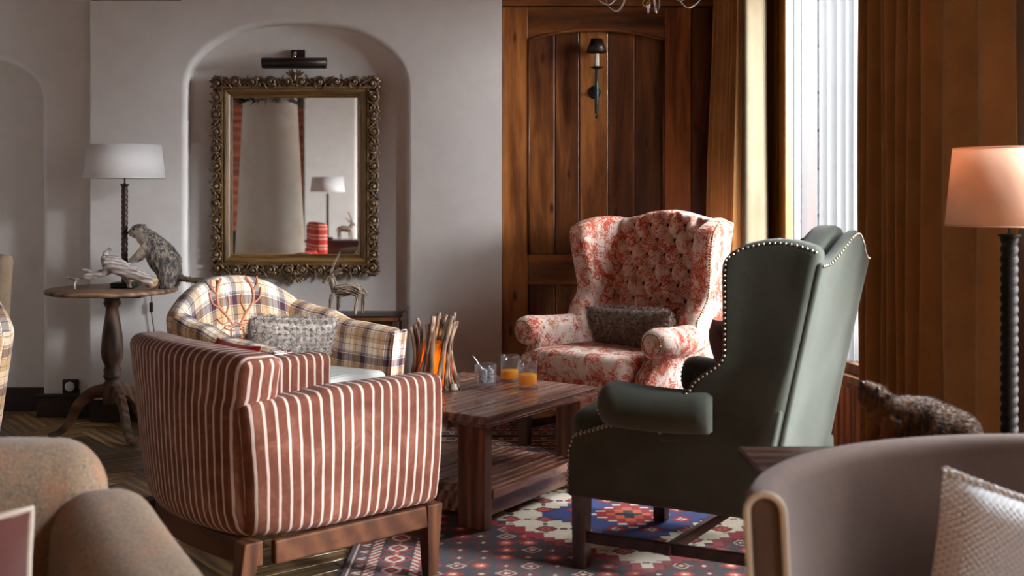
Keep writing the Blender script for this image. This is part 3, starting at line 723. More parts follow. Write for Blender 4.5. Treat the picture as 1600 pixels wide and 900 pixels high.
def rug(name, x0, y0, Wd, Ld, rot, label, step=.0055, seed=0, group=None):
    nx, ny = int(Wd / step), int(Ld / step); X, Y = np.meshgrid(np.linspace(0, Wd, nx), np.linspace(0, Ld, ny))
    co = np.zeros((nx * ny, 3), dtype=np.float32); co[:, 0] = X.ravel() - Wd / 2; co[:, 1] = Y.ravel() - Ld / 2
    co[:, 2] = .007 + .0012 * np.sin(X.ravel() * 9 + 1) * np.sin(Y.ravel() * 7)
    ii = (np.arange(ny - 1)[:, None] * nx + np.arange(nx - 1)[None]).ravel()
    F = np.stack([ii, ii + 1, ii + nx + 1, ii + nx], 1)
    me = bpy.data.meshes.new(name); me.vertices.add(nx * ny); me.vertices.foreach_set('co', co.ravel())
    me.loops.add(F.size); me.loops.foreach_set('vertex_index', F.ravel().astype(np.int32)); me.polygons.add(len(F)); me.polygons.foreach_set('loop_start', (np.arange(len(F)) * 4).astype(np.int32))
    try: me.polygons.foreach_set('loop_total', np.full(len(F), 4, dtype=np.int32))
    except Exception: pass
    me.update(calc_edges=True)
    at = me.color_attributes.new('weave', 'FLOAT_COLOR', 'POINT'); c = np.ones((nx * ny, 4), dtype=np.float32); c[:, :3] = rug_colors(X, Y, Wd, Ld, seed).reshape(-1, 3); at.data.foreach_set('color', c.ravel())
    me.materials.append(M['rug']); o = bpy.data.objects.new(name, me); COL.objects.link(o)
    th = o.modifiers.new('thickness', 'SOLIDIFY'); th.thickness = .006; th.offset = -1
    o.location = (x0 + Wd / 2, y0 + Ld / 2, 0); o.rotation_euler = (0, 0, rot); tag(o, label, 'rug'); return o
rug('persian_rug', -.56, 3.02, 2.02, 2.80, 0, 'large red and navy woven rug with a cream zigzag medallion, under the coffee table')
rug('persian_rug', -.45, 5.84, 1.7, .46, R(-1.0), 'narrow dark red patterned rug along the panelled wall under the red armchair', seed=4)

# ================================================================== SEATS
FZ = .009    # on the rug
def facing(fx, fy): return math.atan2(fy, fx) - math.pi / 2
def taperleg(name, x, y, z1, w0, w1, m, parent, dx=0, dy=0, z0=0):
    def df(a, b, c):
        k = (z1 - c) / (z1 - z0); w = 1 + (w1 / w0 - 1) * k
        return (x + a * w + dx * k, y + b * w + dy * k, c)
    return MB().add(rbox((0, 0, (z0 + z1) / 2), (w0, w0, z1 - z0), .004, (1, 1, 3), df, seg=1)).build(name, m, parent)

# ---- striped velvet tub chair
def striped_chair(loc, rz, label):
    t = thing('tub_chair', label, 'armchair', loc, rz)
    Z0 = .235
    bow = lambda x: -.065 * (1 - (x / .38) ** 2)
    def d_back(x, y, z):
        k = (z - Z0) / .54
        yy = y + bow(x) - .035 * k - .01 * math.sin(math.pi * k) - (0.02 * (1 - min(1, k / .12)) * -1 if k < .12 and y < -.28 else 0)
        return (x * interp(k, [(0, .82), (.68, .90), (.82, .985), (1, 1.045)]), yy, z + .012 * (1 - (x / .38) ** 2) * (1 if k > .5 else 0))
    b = MB().add(rbox((0, -.275, Z0 + .27), (.75, .145, .54), .042, (14, 3, 12), d_back, 'xy', seg=3)).build('backrest', M['stripe'], t)
    MB().add(rbox((0, -.215, .60), (.56, .10, .31), .045, (8, 2, 6), lambda x, y, z: (x, y + bow(x) * .8 - .035 * (z - Z0) / .54, z), 'xy', seg=3, u0=.011)).build('back_cushion', M['stripe'], t)
    for sx in (-1, 1):
        def d_arm(x, y, z, sx=sx):
            k = (z - Z0) / .42
            puff = .012 * math.sin(math.pi * min(1, max(0, k)))
            tuck = -.020 * max(0, 1 - k / .10) ** 1.5
            out = 1 if x * sx > .30 else 0
            rear = max(0, (-.05 - y) / .30)
            wrap = -.030 * rear ** 3 - .035 * rear ** 2 * (1 - k)
            return (x + sx * ((puff + tuck) * out + .012 * k + wrap), y + (.012 * k if y > 0 else 0) - .03 * rear * k + .02 * rear * (1 - k), z - .010 * k * (1 if y < -.1 else 0))
        MB().add(rbox((sx * .315, -.008, Z0 + .21), (.118, .672, .42), .030, (3, 14, 10), d_arm, 'yx', seg=3, u0=.004)).build('arm', M['stripe'], t)
    MB().add(rbox((0, .05, .30), (.53, .57, .13), .02, (4, 4, 2), None, seg=2)).build('seat_base', M['stripe'], t)
    MB().add(rbox((0, .07, .405), (.515, .55, .115), .04, (6, 6, 2), lambda x, y, z: (x, y, z + (.02 * (1 - (x / .26) ** 2) if z > .41 else 0)), seg=3)).build('seat_cushion', M['stripe'], t)
    # apron rails
    MB().add(rbox((0, -.325, .20), (.68, .03, .075), .006, (14, 1, 1), lambda x, y, z: (x, y + bow(x) * .9 + .03, z), seg=1)).build('rear_rail', M['chair_wood'], t)
    for sx in (-1, 1): MB().add(rbox((sx * .345, .02, .198), (.028, .57, .07), .006, (1, 4, 1), lambda x, y, z: (x, y, z), seg=1)).build('side_rail', M['chair_wood'], t)
    MB().add(rbox((0, .325, .198), (.66, .028, .07), .006, (4, 1, 1), seg=1)).build('front_rail', M['chair_wood'], t)
    for sx in (-1, 1):
        taperleg('leg', sx * .335, .315, .236, .062, .036, M['chair_wood_z'], t)
        taperleg('leg', sx * .315, -.325, .236, .058, .036, M['chair_wood_z'], t, 0, -.04)
    return t
sc_f = facing(.746, .666)
striped_chair((-.725, 3.752, FZ), sc_f, 'tub armchair in rust velvet with cream stripes, its back to the camera')

# ---- plaid tub chair
def plaid_chair(loc, rz, label, stag=True):
    t = thing('tub_chair', label, 'armchair', loc, rz)
    Z0 = .20; zt = lambda x: .70 + .155 * max(0, 1 - (abs(x) / .385) ** 2.3)
    def d_back(x, y, z):
        k = (z - Z0) / .5; kz = Z0 + k * (zt(x) - Z0)
        return (x * (1 + .04 * k), y + .07 * (abs(x) / .37) ** 2 - .075 * k - .03, kz)
    MB().add(rbox((0, -.275, Z0 + .25), (.76, .11, .5), .040, (20, 3, 14), d_back, 'xy', seg=3, u0=.03)).build('backrest', M['plaid'], t)
    def zarm(y): return interp(y, [(-.32, .725), (-.12, .685), (.06, .635), (.33, .615)])
    for sx in (-1, 1):
        def d_arm(x, y, z, sx=sx):
            k = (z - Z0) / .42; kz = Z0 + k * (zarm(y) - Z0)
            lean = .045 * k ** 2
            inner = 1 if x * sx < .33 else 0
            curl = -.035 * max(0, (-.05 - y) / .27) ** 1.5
            return (x + sx * (lean + curl), y, kz)
        MB().add(rbox((sx * .345, .01, Z0 + .21), (.115, .64, .42), .045, (3, 14, 10), d_arm, 'yx', seg=4)).build('arm', M['plaid'], t)
        fp = MB(); fr = rbox((sx * .345, .333, Z0 + .21), (.098, .016, .405), .007, (3, 1, 8), d_arm, 'yx', seg=2); fp.add(fr).build('arm_front', M['arm_pale'], t)
        pts = []
        for k in range(17): pts.append(d_arm(sx * (.345 - .052), .337, .22 + .36 * k / 16))
        for k in range(1, 8): a = math.pi * k / 8; pts.append(d_arm(sx * (.345 - .052 * math.cos(a)), .337, .575 + .035 * math.sin(a)))
        for k in range(16, -1, -1): pts.append(d_arm(sx * (.345 + .052), .337, .22 + .36 * k / 16))
        MB().add(tube(pts, .0035, 6)).build('piping', M['maroon'], t)
    MB().add(rbox((0, .03, .28), (.60, .58, .15), .02, (4, 4, 2), None, seg=2)).build('seat_base', M['plaid'], t)
    MB().add(rbox((0, .065, .385), (.575, .565, .10), .035, (6, 6, 2), lambda x, y, z: (x, y, z + (.02 * (1 - (x / .29) ** 2) if z > .39 else 0)), seg=3)).build('seat_cushion', M['seat_pale'], t)
    for sx in (-1, 1):
        taperleg('leg', sx * .33, .29, .205, .05, .032, M['chair_wood_z'], t); taperleg('leg', sx * .30, -.27, .205, .05, .032, M['chair_wood_z'], t, 0, -.03)
    if stag:
        def ons(x, z):       # a point just proud of the inner back surface
            k = (z - Z0) / (zt(x) - Z0); return Vector((x * (1 + .04 * k), -.216 + .07 * (abs(x) / .37) ** 2 - .075 * k - .03, z))
        def stroke(pts, r): return tube([ons(x * 1.25 - .004, .60 + (z - .60) * 1.22 + .035) for x, z in [(v.x, v.z) for v in catmull([(a, 0, b) for a, b in pts], 5)]], r, 5)
        e = MB()
        for s in (-1, 1):
            f = lambda L: [(s * a + .015, b) for a, b in L]
            e.add(stroke(f([(.018, .60), (.05, .64), (.085, .68), (.085, .735), (.06, .775)]), .006))
            e.add(stroke(f([(.05, .64), (.03, .68), (.035, .71)]), .005)); e.add(stroke(f([(.08, .67), (.115, .69), (.125, .73)]), .005)); e.add(stroke(f([(.087, .72), (.11, .745), (.11, .775)]), .005))
            e.add(stroke(f([(.03, .615), (.07, .61), (.095, .63)]), .0045))
            e.add(stroke(f([(.012, .59), (.045, .602), (.062, .595), (.035, .583), (.014, .58)]), .004))
            e.add(stroke(f([(.030, .59), (.032, .55), (.022, .51), (.015, .475)]), .005)); e.add(stroke(f([(.035, .55), (.055, .50), (.065, .44)]), .005))
            e.add(stroke(f([(.012, .555), (.020, .560), (.014, .548), (.010, .553)]), .003))
            for q in range(4): e.add(stroke(f([(.07 + q * .022, .44), (.09 + q * .02, .48), (.075 + q * .024, .515), (.10 + q * .02, .535)]), .0035))
        e.add(stroke([(.003, .48), (.015, .472), (.027, .48), (.015, .495), (.003, .48)], .004)); e.add(stroke([(-.003, .60), (.015, .607), (.033, .60)], .005)); e.add(stroke([(.0, .43), (.015, .45), (.03, .43)], .004))
        e.build('stag_embroidery', M['stag'], t, label='stag head embroidered in rust thread')
    return t
pc_f = facing(.85, -.53)
plaid_chair((-1.0, 5.10, FZ), pc_f, 'plum and cream plaid tub armchair with a stag on its back, below the mirror')
plaid_chair((-2.47, 4.42, .001), facing(-.55, -.83), 'plum and cream plaid chair cut by the left edge of the picture', False)

# ---- wing chairs
def wing_chair(loc, rz, label, fab, nailm, tufted, legh=.235, high=1.12, wr=.285, wf=.35, rail=.40, zarm=.635, flare=.05, leg_m='dark_z', wfwd=0.0, armlen=.515, camel=.045):
    t = thing('wing_chair', label, 'armchair', loc, rz)
    m = M[fab]; Z0 = legh
    yb = lambda z: -.315 - .185 * max(0, (z - Z0) / (high - Z0)) ** 1.1          # outer rear line
    wid = lambda y: wr + (wf - wr) * min(1, max(0, (y + .40) / .75))               # half width along the depth
    zcrest = lambda x: high - camel + camel * math.cos(min(1, abs(x) / .27) * math.pi)  # camel crest
    # upholstered body box
    def d_body(x, y, z):
        f = .35 if y > 0 else 0
        bottom = max(0, 1 - (z - Z0) / .03)
        return (x * wid(y) / .35, y, z)
    MB().add(rbox((0, .0, (Z0 + rail) / 2), (.70, .70, rail - Z0), .012, (6, 8, 3), d_body, 'xy')).build('seat_frame', m, t)
    # seat cushion
    MB().add(rbox((0, .075, rail + .045), (.56, .60, .12), .045, (10, 10, 2), lambda x, y, z: (x * (1 + .05 * y / .3), y + (.015 * (1 - (x / .28) ** 2) if y > .3 else 0), z + (.022 * (1 - (x / .29) ** 2) * (1 - (y / .45) ** 2) if z > rail + .05 else 0)), seg=4)).build('seat_cushion', m, t)
    # outside back
    hb = high - Z0
    def d_ob(x, y, z):
        k = (z - Z0) / hb; zz = Z0 + k * (zcrest(x) - Z0); return (x * (wr - .012) / .30, yb(zz) + (y + .33) + .012 * (1 - (x / .3) ** 2) * -1, zz)
    MB().add(rbox((0, -.31, Z0 + hb / 2), (.60, .04, hb), .014, (10, 1, 14), d_ob, 'xy')).build('outside_back', m, t)
    # inside back, tufted with diamond buttons or plain
    zi0 = rail + .02; hi = high + .012 - zi0
    rowsz = [.62 + .075 * i for i in range(7)]; cols = []
    btn = []
    for i, zz in enumerate(rowsz):
        for k in range(-3, 4):
            x = (k + (.5 if i % 2 else 0)) * .098
            if abs(x) < .255: btn.append((x, zz))
    def d_ib(x, y, z):
        k = (z - zi0) / hi; zz = zi0 + k * (zcrest(x) + .014 - zi0); yy = yb(zz) + .05 + (y + .30)
        if y > -.27:
            puff = .035 * (1 - (x / .27) ** 4 * .6)
            if tufted and zz > .55:
                a = (x / .098); b = (zz - .62) / .075
                c1 = abs(((a + b / 2) % 1) - .5) * 2; c2 = abs(((a - b / 2) % 1) - .5) * 2      # 1 on the creases
                crease = max(c1, c2) ** 2.6 * .042
                dim = sum(math.exp(-((x - bx) ** 2 + (zz - bz) ** 2) / .00095) for bx, bz in btn) * .030
                fade = min(1, max(0, (zz - .55) / .05)); puff += (.036 - crease - dim) * fade
            yy += puff
        return (x * (wr - .04) / .27, yy, zz)
    ib = MB().add(rbox((0, -.275, zi0 + hi / 2), (.54, .05, hi), .022, ((56, 1, 72) if tufted else (12, 1, 16)), d_ib, 'xy', seg=3)).build('inside_back', m, t)
    if tufted:
        for bx, bz in btn[:60]:
            p = d_ib(bx, -.25, zi0 + (bz - zi0) / (zcrest(bx) + .014 - zi0) * hi)
            MB().add(ell((p[0], p[1] + .014, bz), (.0105, .007, .0105), 8, 5)).build('button', M['button'], ib)
    # wings
    zw0 = zarm - .20; hw = high - .01 - zw0
    yf = lambda z: interp((z - zw0) / hw, [(0, .05), (.17, .03), (.27, -.03 - wfwd * .3), (.45, -.115 - wfwd * .7), (.80, -.09 - wfwd), (1.0, -.10 - wfwd)])
    xo = lambda y, z: wid(y) + flare * ((z - zw0) / hw) * min(1, max(0, (y + .45) / .3))
    def d_wing(sx):
        def f(x, y, z):
            k = (z - zw0) / hw; v = (y + .5)          # v 0 rear .. 1 front
            ztop = high - .05 + .030 * math.sin(math.pi * min(1, v / .9)) - .035 * max(0, (v - .78) / .22) ** 2.2
            zz = zw0 + k * (ztop - zw0); y0 = yb(zz) + .012; yy = y0 + v * (yf(zz) - y0)
            thick = x                                  # 0 outside .. 1 inside
            roll = .018 * math.exp(-((v - 1) / .18) ** 2)
            xx = xo(yy, zz) - thick * (.085 + roll) + roll * .6 * (1 - thick)
            return (sx * xx, yy, zz)
        return f
    nw = []
    for sx in (-1, 1):
        # rest space: x 0..1 scaled by .08, y -.5...5 scaled by .3
        df = d_wing(sx)
        g = rbox((.0, 0, zw0 + hw / 2), (.08, .30, hw), .030, (2, 8, 18), lambda x, y, z: df((x + .04) / .08, y / .30, z), 'xy', seg=4)
        if sx > 0: g = (g[0], [tuple(reversed(f)) for f in g[1]], [list(reversed(u)) for u in g[2]])
        MB().add(g).build('wing', m, t)
        # nails along the top and the front edge of the wing, on its outside
        line = [df(-.02, -.47 + .89 * k / 20, zw0 + hw * .985) for k in range(21)] + [df(-.02, .45, zw0 + hw * (.96 - .90 * k / 44)) for k in range(45)]
        nw.append([Vector(p) for p in line])
    # arms: side panel, rolled top, scroll front
    for sx in (-1, 1):
        def d_panel(x, y, z, sx=sx):
            k = (z - Z0) / (zarm - .05 - Z0); v = (y + .35) / .70
            front = interp(z, [(Z0, .355), (rail - .02, .352), (rail + .03, .335), (rail + .09, .270 - (.515 - armlen)), (zarm - .05, .245 - (.515 - armlen))])
            yy = yb(z) + .02 + v * (front - yb(z) - .02); zz = z
            return (sx * (wid(yy) + .002 - (.04 - x) ), yy, zz)
        g = rbox((0, 0, (Z0 + zarm - .05) / 2), (.08, .70, zarm - .05 - Z0), .016, (2, 10, 12), d_panel, 'yx', seg=2)
        if sx < 0: g = (g[0], [tuple(reversed(f)) for f in g[1]], [list(reversed(u)) for u in g[2]])
        MB().add(g).build('arm_panel', m, t)
        n = 14; pts = []; rad = []
        for k in range(n + 1):
            v = k / n; y = -.22 + armlen * v; pts.append(Vector((sx * (wid(y) - .012 + .012 * v), y, zarm - .075 - .012 * math.sin(v * 3)))); rad.append(.066 + .010 * v)
        rad[-1] *= .86; pts[-1].y += .0
        pts.append(pts[-1] + Vector((0, .012, 0))); rad.append(.045)
        pts = pts[3:]; rad = rad[3:]; pts.insert(0, pts[0] + Vector((-sx * .004, -.012, 0))); rad.insert(0, rad[0] * .86)
        MB().add(tube(pts, rad, 20)).build('arm_roll', m, t)
        # nails round the scroll front and down the panel
        c = pts[-2]; rr = .050
        ring = [c + Vector((math.cos(a) * rr, .012, math.sin(a) * rr)) for a in [R(-60 + 300 * k / 26) if sx < 0 else R(240 - 300 * k / 26) for k in range(27)]]
        nw.append(ring)
        dn = []
        for k in range(24):
            z = zarm - .11 - (zarm - .11 - rail + .02) * k / 23
            yy = interp(z, [(Z0, .355), (rail - .02, .352), (rail + .03, .335), (rail + .09, .270 - (.515 - armlen)), (zarm - .05, .245 - (.515 - armlen))])
            dn.append(Vector((sx * (wid(yy) - .022), yy + .003, z)))
        nw.append(dn); nw.append([p + Vector((-sx * .035, 0, 0)) for p in dn])
    if not tufted:
        for sx in (-1, 1):   # nails where the arm roll meets the wing and along the panel's front edge
            nw.append([Vector((sx * (wid(-.02) - .012 + math.cos(a) * .071), -.085, zarm - .08 + math.sin(a) * .071)) for a in [R(80 - 150 * k / 12) if sx > 0 else R(100 + 150 * k / 12) for k in range(13)]])
            nw.append([Vector((sx * (wid(.3) + .003), interp(z, [(Z0, .350), (rail - .02, .347), (rail + .03, .330), (rail + .09, .268 - (.515 - armlen)), (zarm - .05, .245 - (.515 - armlen))]), z)) for z in [Z0 + .02 + (zarm - .15 - Z0) * k / 26 for k in range(27)]])
        nw.append([Vector((x * (wr - .02), yb(zcrest(x * .3)) - .012 - .012 * (1 - x * x), zcrest(x * .3) - .012)) for x in [-1 + 2 * k / 36 for k in range(37)]])
    from mathutils.bvhtree import BVHTree
    bv_, bf_ = [], []
    for chd in t.children:
        if chd.type == 'MESH':
            k0 = len(bv_); bv_ += [v.co.copy() for v in chd.data.vertices]; bf_ += [tuple(i + k0 for i in p.vertices) for p in chd.data.polygons]
    tree = BVHTree.FromPolygons(bv_, bf_)
    nm = MB()
    def resample(L, st):
        out = [L[0]]; acc = 0
        for a, b in zip(L, L[1:]):
            d = (b - a).length; 
            if d < 1e-6: continue
            q = st - acc
            while q <= d: out.append(a + (b - a) * (q / d)); q += st
            acc = (acc + d) % st
        return out
    for L in nw:
        for p in resample(L, .0165 if not tufted else .0125): 
            hit = tree.find_nearest(p)[0]
            nm.add(ell(hit if hit is not None else p, (.0052, .0052, .0052), 6, 4))
    o = nm.build('nail_trim', nailm, t); o['kind'] = 'stuff'
    # legs and stretchers
    for sx in (-1, 1):
        taperleg('leg', sx * (wf - .035), .315, Z0 + .01, .052, .046, M[leg_m], t)
        taperleg('leg', sx * (wr - .035), -.285, Z0 + .01, .048, .038, M[leg_m], t, 0, -.10)
        a = Vector((sx * (wf - .035), .31, .10)); b = Vector((sx * (wr - .035), -.335, .10))
        MB().add(rbox((0, 0, 0), ((a - b).length, .022, .036), .003, (1, 1, 1), lambda x, y, z, a=a, b=b: tuple((a + b) / 2 + (a - b).normalized() * x + Vector((y, 0, z))), seg=1)).build('side_stretcher', M['dark'], t)
    MB().add(box(-.31, .31, .0, .024, .083, .117)).build('cross_stretcher', M['dark'], t)
    return t
gc_f = facing(-.85, .53)
green = wing_chair((.665, 3.90, FZ), gc_f, 'grey green linen wing chair seen from behind, in front of the window', 'green', M['nail_light'], False, rail=.405, high=1.12, flare=.035, wfwd=.085, armlen=.43)
flo = wing_chair((.545, 5.60, FZ), facing(-.687, -.727), 'red and cream floral wing chair with a deep buttoned back, against the pine panelling', 'floral', M['nail'], True, legh=.20, rail=.38, high=1.135, wf=.40, flare=.085, wr=.335, camel=.022)

# ================================================================== COFFEE TABLE AND WHAT STANDS ON IT
A = Vector((-.093, 4.14, 0)); e1 = Vector((.565, .825, 0)).normalized(); e2 = Vector((-.825, .565, 0)).normalized()
LT, WT, HT = .80, .70, .435
ct = thing('coffee_table', 'low dark stained wooden coffee table with a plank shelf between thick posts', 'table', tuple(A + e1 * LT / 2 + e2 * WT / 2 + Vector((0, 0, FZ))), math.atan2(e1.y, e1.x))
HT -= FZ
def cb(name, *a, m='coffee', r=.004): return MB().add(box(*a, r)).build(name, M[m], ct)
for k in range(5):
    w_ = (WT - .0) / 5; y = -WT / 2 + k * w_; cb('top_board', -LT / 2, LT / 2, y + .0008, y + w_ - .0008, HT - .032, HT, r=.005)
cb('under_frame', -LT / 2 + .03, LT / 2 - .03, -WT / 2 + .03, WT / 2 - .03, HT - .05, HT - .0325)
for sx in (-1, 1):
    for sy in (-1, 1):
        x0, x1 = sorted((sx * (LT / 2 - .035), sx * (LT / 2 - .085))); y0, y1 = sorted((sy * (WT / 2 - .035), sy * (WT / 2 - .155)))
        cb('post', x0, x1, y0, y1, 0, HT - .051, m='coffee_z', r=.003)
for k in range(5):
    w_ = (WT - .06) / 5; y = -WT / 2 + .03 + k * w_; cb('shelf_board', -LT / 2 + .09, LT / 2 - .09, y + .0008, y + w_ - .0008, .105, .137)
for sy in (-1, 1): cb('shelf_rail', -LT / 2 + .09, LT / 2 - .09, *sorted((sy * (WT / 2 - .07), sy * (WT / 2 - .10))), .03, .1045)
for sx in (-1, 1): cb('end_rail', *sorted((sx * (LT / 2 - .095), sx * (LT / 2 - .125))), -WT / 2 + .10, WT / 2 - .10, .03, .1045)
TT = FZ + HT
def tumbler(x, y, r, h, fill, label, cut=True, ice=False):
    t = thing('tumbler', label, 'glass', (x, y, TT + .0008), group='tumblers on the coffee table')
    tw = (lambda a, z: 1 + (.022 * abs(math.sin(a * 8 + z * 60)) if z > .012 and z < h * .62 else 0)) if cut else None
    pr = [(r * .90, 0), (r * .97, .002), (r * .99, .006)] + [(r, .006 + (h - .007) * k / 12) for k in range(13)] + [(r - .001, h), (r - .0025, h - .001), (r - .0028, h * .5), (r - .004, .018), (r - .010, .0125), (.001, .012)]
    MB().add(lathe(pr, 48, twist=tw)).build('glass_wall', M['crystal'], t)
    if fill: MB().add(lathe([(.001, .0135), (r - .009, .0140), (r - .0036, .020), (r - .0032, fill - .001), (r - .0038, fill), (.001, fill)], 32)).build('whisky', M['whisky'], t)
    if ice:
        rn = random.Random(2)
        for k in range(13):
            q = rbox((0, 0, 0), (.029, .027, .025), .006, (1, 1, 1), seg=2); mt = Matrix.Translation((.018 * math.cos(k * 2.1), .018 * math.sin(k * 2.1), .030 + .0034 * k)) @ Matrix.Rotation(rn.uniform(0, 3), 4, Vector((rn.random(), rn.random(), rn.random())).normalized())
            MB().add(q, mt).build('ice_cube', M['ice'], t)
    return t
tumbler(-.110, 4.755, .046, .100, 0, 'clear tumbler of ice cubes with a spoon standing in it', False, True)
tumbler(-.008, 4.93, .041, .112, .048, 'cut crystal whisky tumbler, the farther of the two with amber whisky', True)
tumbler(.065, 4.755, .041, .112, .058, 'cut crystal whisky tumbler, the nearer and fuller of the two', True)
sp = thing('spoon', 'small metal spoon leaning in the tumbler of ice', 'spoon', (-.110, 4.755, TT))
MB().add(tube([(.018, 0, .045), (-.006, 0, .075), (-.030, 0, .105), (-.048, 0, .130), (-.054, 0, .138)], [.0022, .0022, .003, .0055, .003], 8, flat=.4)).build('handle', M['chrome'], sp)
MB().add(ell((.024, 0, .036), (.006, .010, .014), 10, 7)).build('bowl', M['chrome'], sp)
# stick lantern
ln = thing('stick_lantern', 'candle lantern of crossed rough sticks round an amber glass', 'lantern', (-.325, 4.77, TT + .0005))
MB().add(lathe([(.001, 0), (.095, 0), (.097, .004), (.093, .007), (.001, .007)], 28)).build('base_plate', M['coffee'], ln)
MB().add(lathe([(.001, .008), (.050, .008), (.054, .02), (.056, .19), (.053, .19), (.051, .02), (.001, .014)], 28, capt=False)).build('amber_glass', M['amber'], ln)
MB().add(lathe([(.001, .016), (.026, .016), (.026, .07), (.001, .07)], 18)).build('candle', M['candle'], ln)
MB().add(ell((0, 0, .088), (.006, .006, .016), 8, 6)).build('flame', M['flame'], ln)
_l = bpy.data.lights.new('candle_light', 'POINT'); _l.energy = 1.6; _l.color = (1, .72, .30); _l.shadow_soft_size = .01
_lo = bpy.data.objects.new('candle_light', _l); COL.objects.link(_lo); _lo.parent = ln; _lo.location = (0, 0, .108)
rn = random.Random(12)
for k in range(30):
    a = 2 * math.pi * k / 30 + rn.uniform(-.08, .08); tw = rn.choice([-1.3, 1.3, .2, -.6, 1.0]) * rn.uniform(.45, .85); r0, r1 = rn.uniform(.088, .108), rn.uniform(.078, .105); h = rn.uniform(.24, .305)
    pts = []
    for i in range(6):
        v = i / 5; aa = a + tw * v; rr = r0 + (r1 - r0) * v - .022 * math.sin(math.pi * v); pts.append((rr * math.cos(aa) + rn.uniform(-.002, .002), rr * math.sin(aa) + rn.uniform(-.002, .002), .008 + h * v))
    b = rn.uniform(.0062, .0105)
    MB().add(tube(pts, [b * rn.uniform(.85, 1.1) for _ in pts], 7)).build('stick', M['twig'], ln)
MB().add(lathe([(.001, 0), (.019, 0), (.020, .006), (.014, .012), (.012, .024), (.001, .025)], 18, c=(.085, -.055, 0))).build('foot_disc', M['candle'], ln)

# ================================================================== PILLOWS
def pillow_geo(w, h, th, n=14, pinch=.06):
    vs = []; fs = []; uv = []
    def pt(i, j, s):
        u = -1 + 2 * i / n; v = -1 + 2 * j / n
        bul = (max(0, (1 - u ** 4)) * max(0, (1 - v ** 4))) ** .55
        x = u * w / 2 * (1 - pinch * (1 - v * v) * abs(u) ** 3 * -1 * -1); z = v * h / 2 * (1 - pinch * (1 - u * u) * abs(v) ** 3)
        return (x, s * th / 2 * bul, z)
    for s in (1, -1):
        b = len(vs)
        for j in range(n + 1):
            for i in range(n + 1): vs.append(pt(i, j, s))
        for j in range(n):
            for i in range(n):
                q = (b + j * (n + 1) + i, b + j * (n + 1) + i + 1, b + (j + 1) * (n + 1) + i + 1, b + (j + 1) * (n + 1) + i)
                fs.append(q if s < 0 else tuple(reversed(q))); uv.append([(vs[k][0], vs[k][2]) for k in fs[-1]])
    return vs, fs, uv
def place(o, loc, yaw, pitch=0, roll=0):
    o.rotation_mode = 'QUATERNION'
    o.rotation_quaternion = (Matrix.Rotation(yaw, 3, 'Z') @ Matrix.Rotation(pitch, 3, 'X') @ Matrix.Rotation(roll, 3, 'Y')).to_quaternion(); o.location = loc
def furry(label, m, loc, yaw, pitch, roll, w, h, th, count, L):
    t = thing('fleece_cushion', label, 'cushion'); c = MB().add(pillow_geo(w, h, th)).build('cover', M[m], t)
    fur('fleece', c, M[m], count, L, .0015, .75, (0, 0, -.15), t, 4); place(t, loc, yaw, pitch, roll); return t
furry('grey curly fleece cushion on the plaid tub chair', 'grey_fur', (-.985, 5.02, .560), pc_f - R(14), R(-18), R(-6), .46, .31, .15, 15000, .024)
furry('dark brown fleece cushion on the floral wing chair', 'brown_fur', (.585, 5.53, .575), facing(-.687, -.727) + R(3), R(-24), R(1), .50, .25, .15, 15000, .024)
def soft(name, label, m, loc, yaw, pitch, roll, w, h, th, pipe=None, pr=.005):
    t = thing(name, label, 'cushion'); MB().add(pillow_geo(w, h, th)).build('cover', M[m], t)
    if pipe:
        g = pillow_geo(w, h, th); n = 14; ring = [g[0][i] for i in range(n)] + [g[0][(j) * (n + 1) + n] for j in range(n)] + [g[0][n * (n + 1) + i] for i in range(n, 0, -1)] + [g[0][j * (n + 1)] for j in range(n, -1, -1)]
        MB().add(tube(ring, pr, 8)).build('piping', M[pipe], t)
    place(t, loc, yaw, pitch, roll); return t
soft('velvet_cushion', 'dark maroon velvet cushion inside the green wing chair', 'maroon', (.80, 3.98, .645), gc_f + R(12), R(-22), R(4), .38, .36, .13)
soft('red_cushion', 'small red cushion in the rust striped tub chair', 'red_cloth', (-.93, 3.76, .615), sc_f, R(-14), R(0), .30, .29, .10)

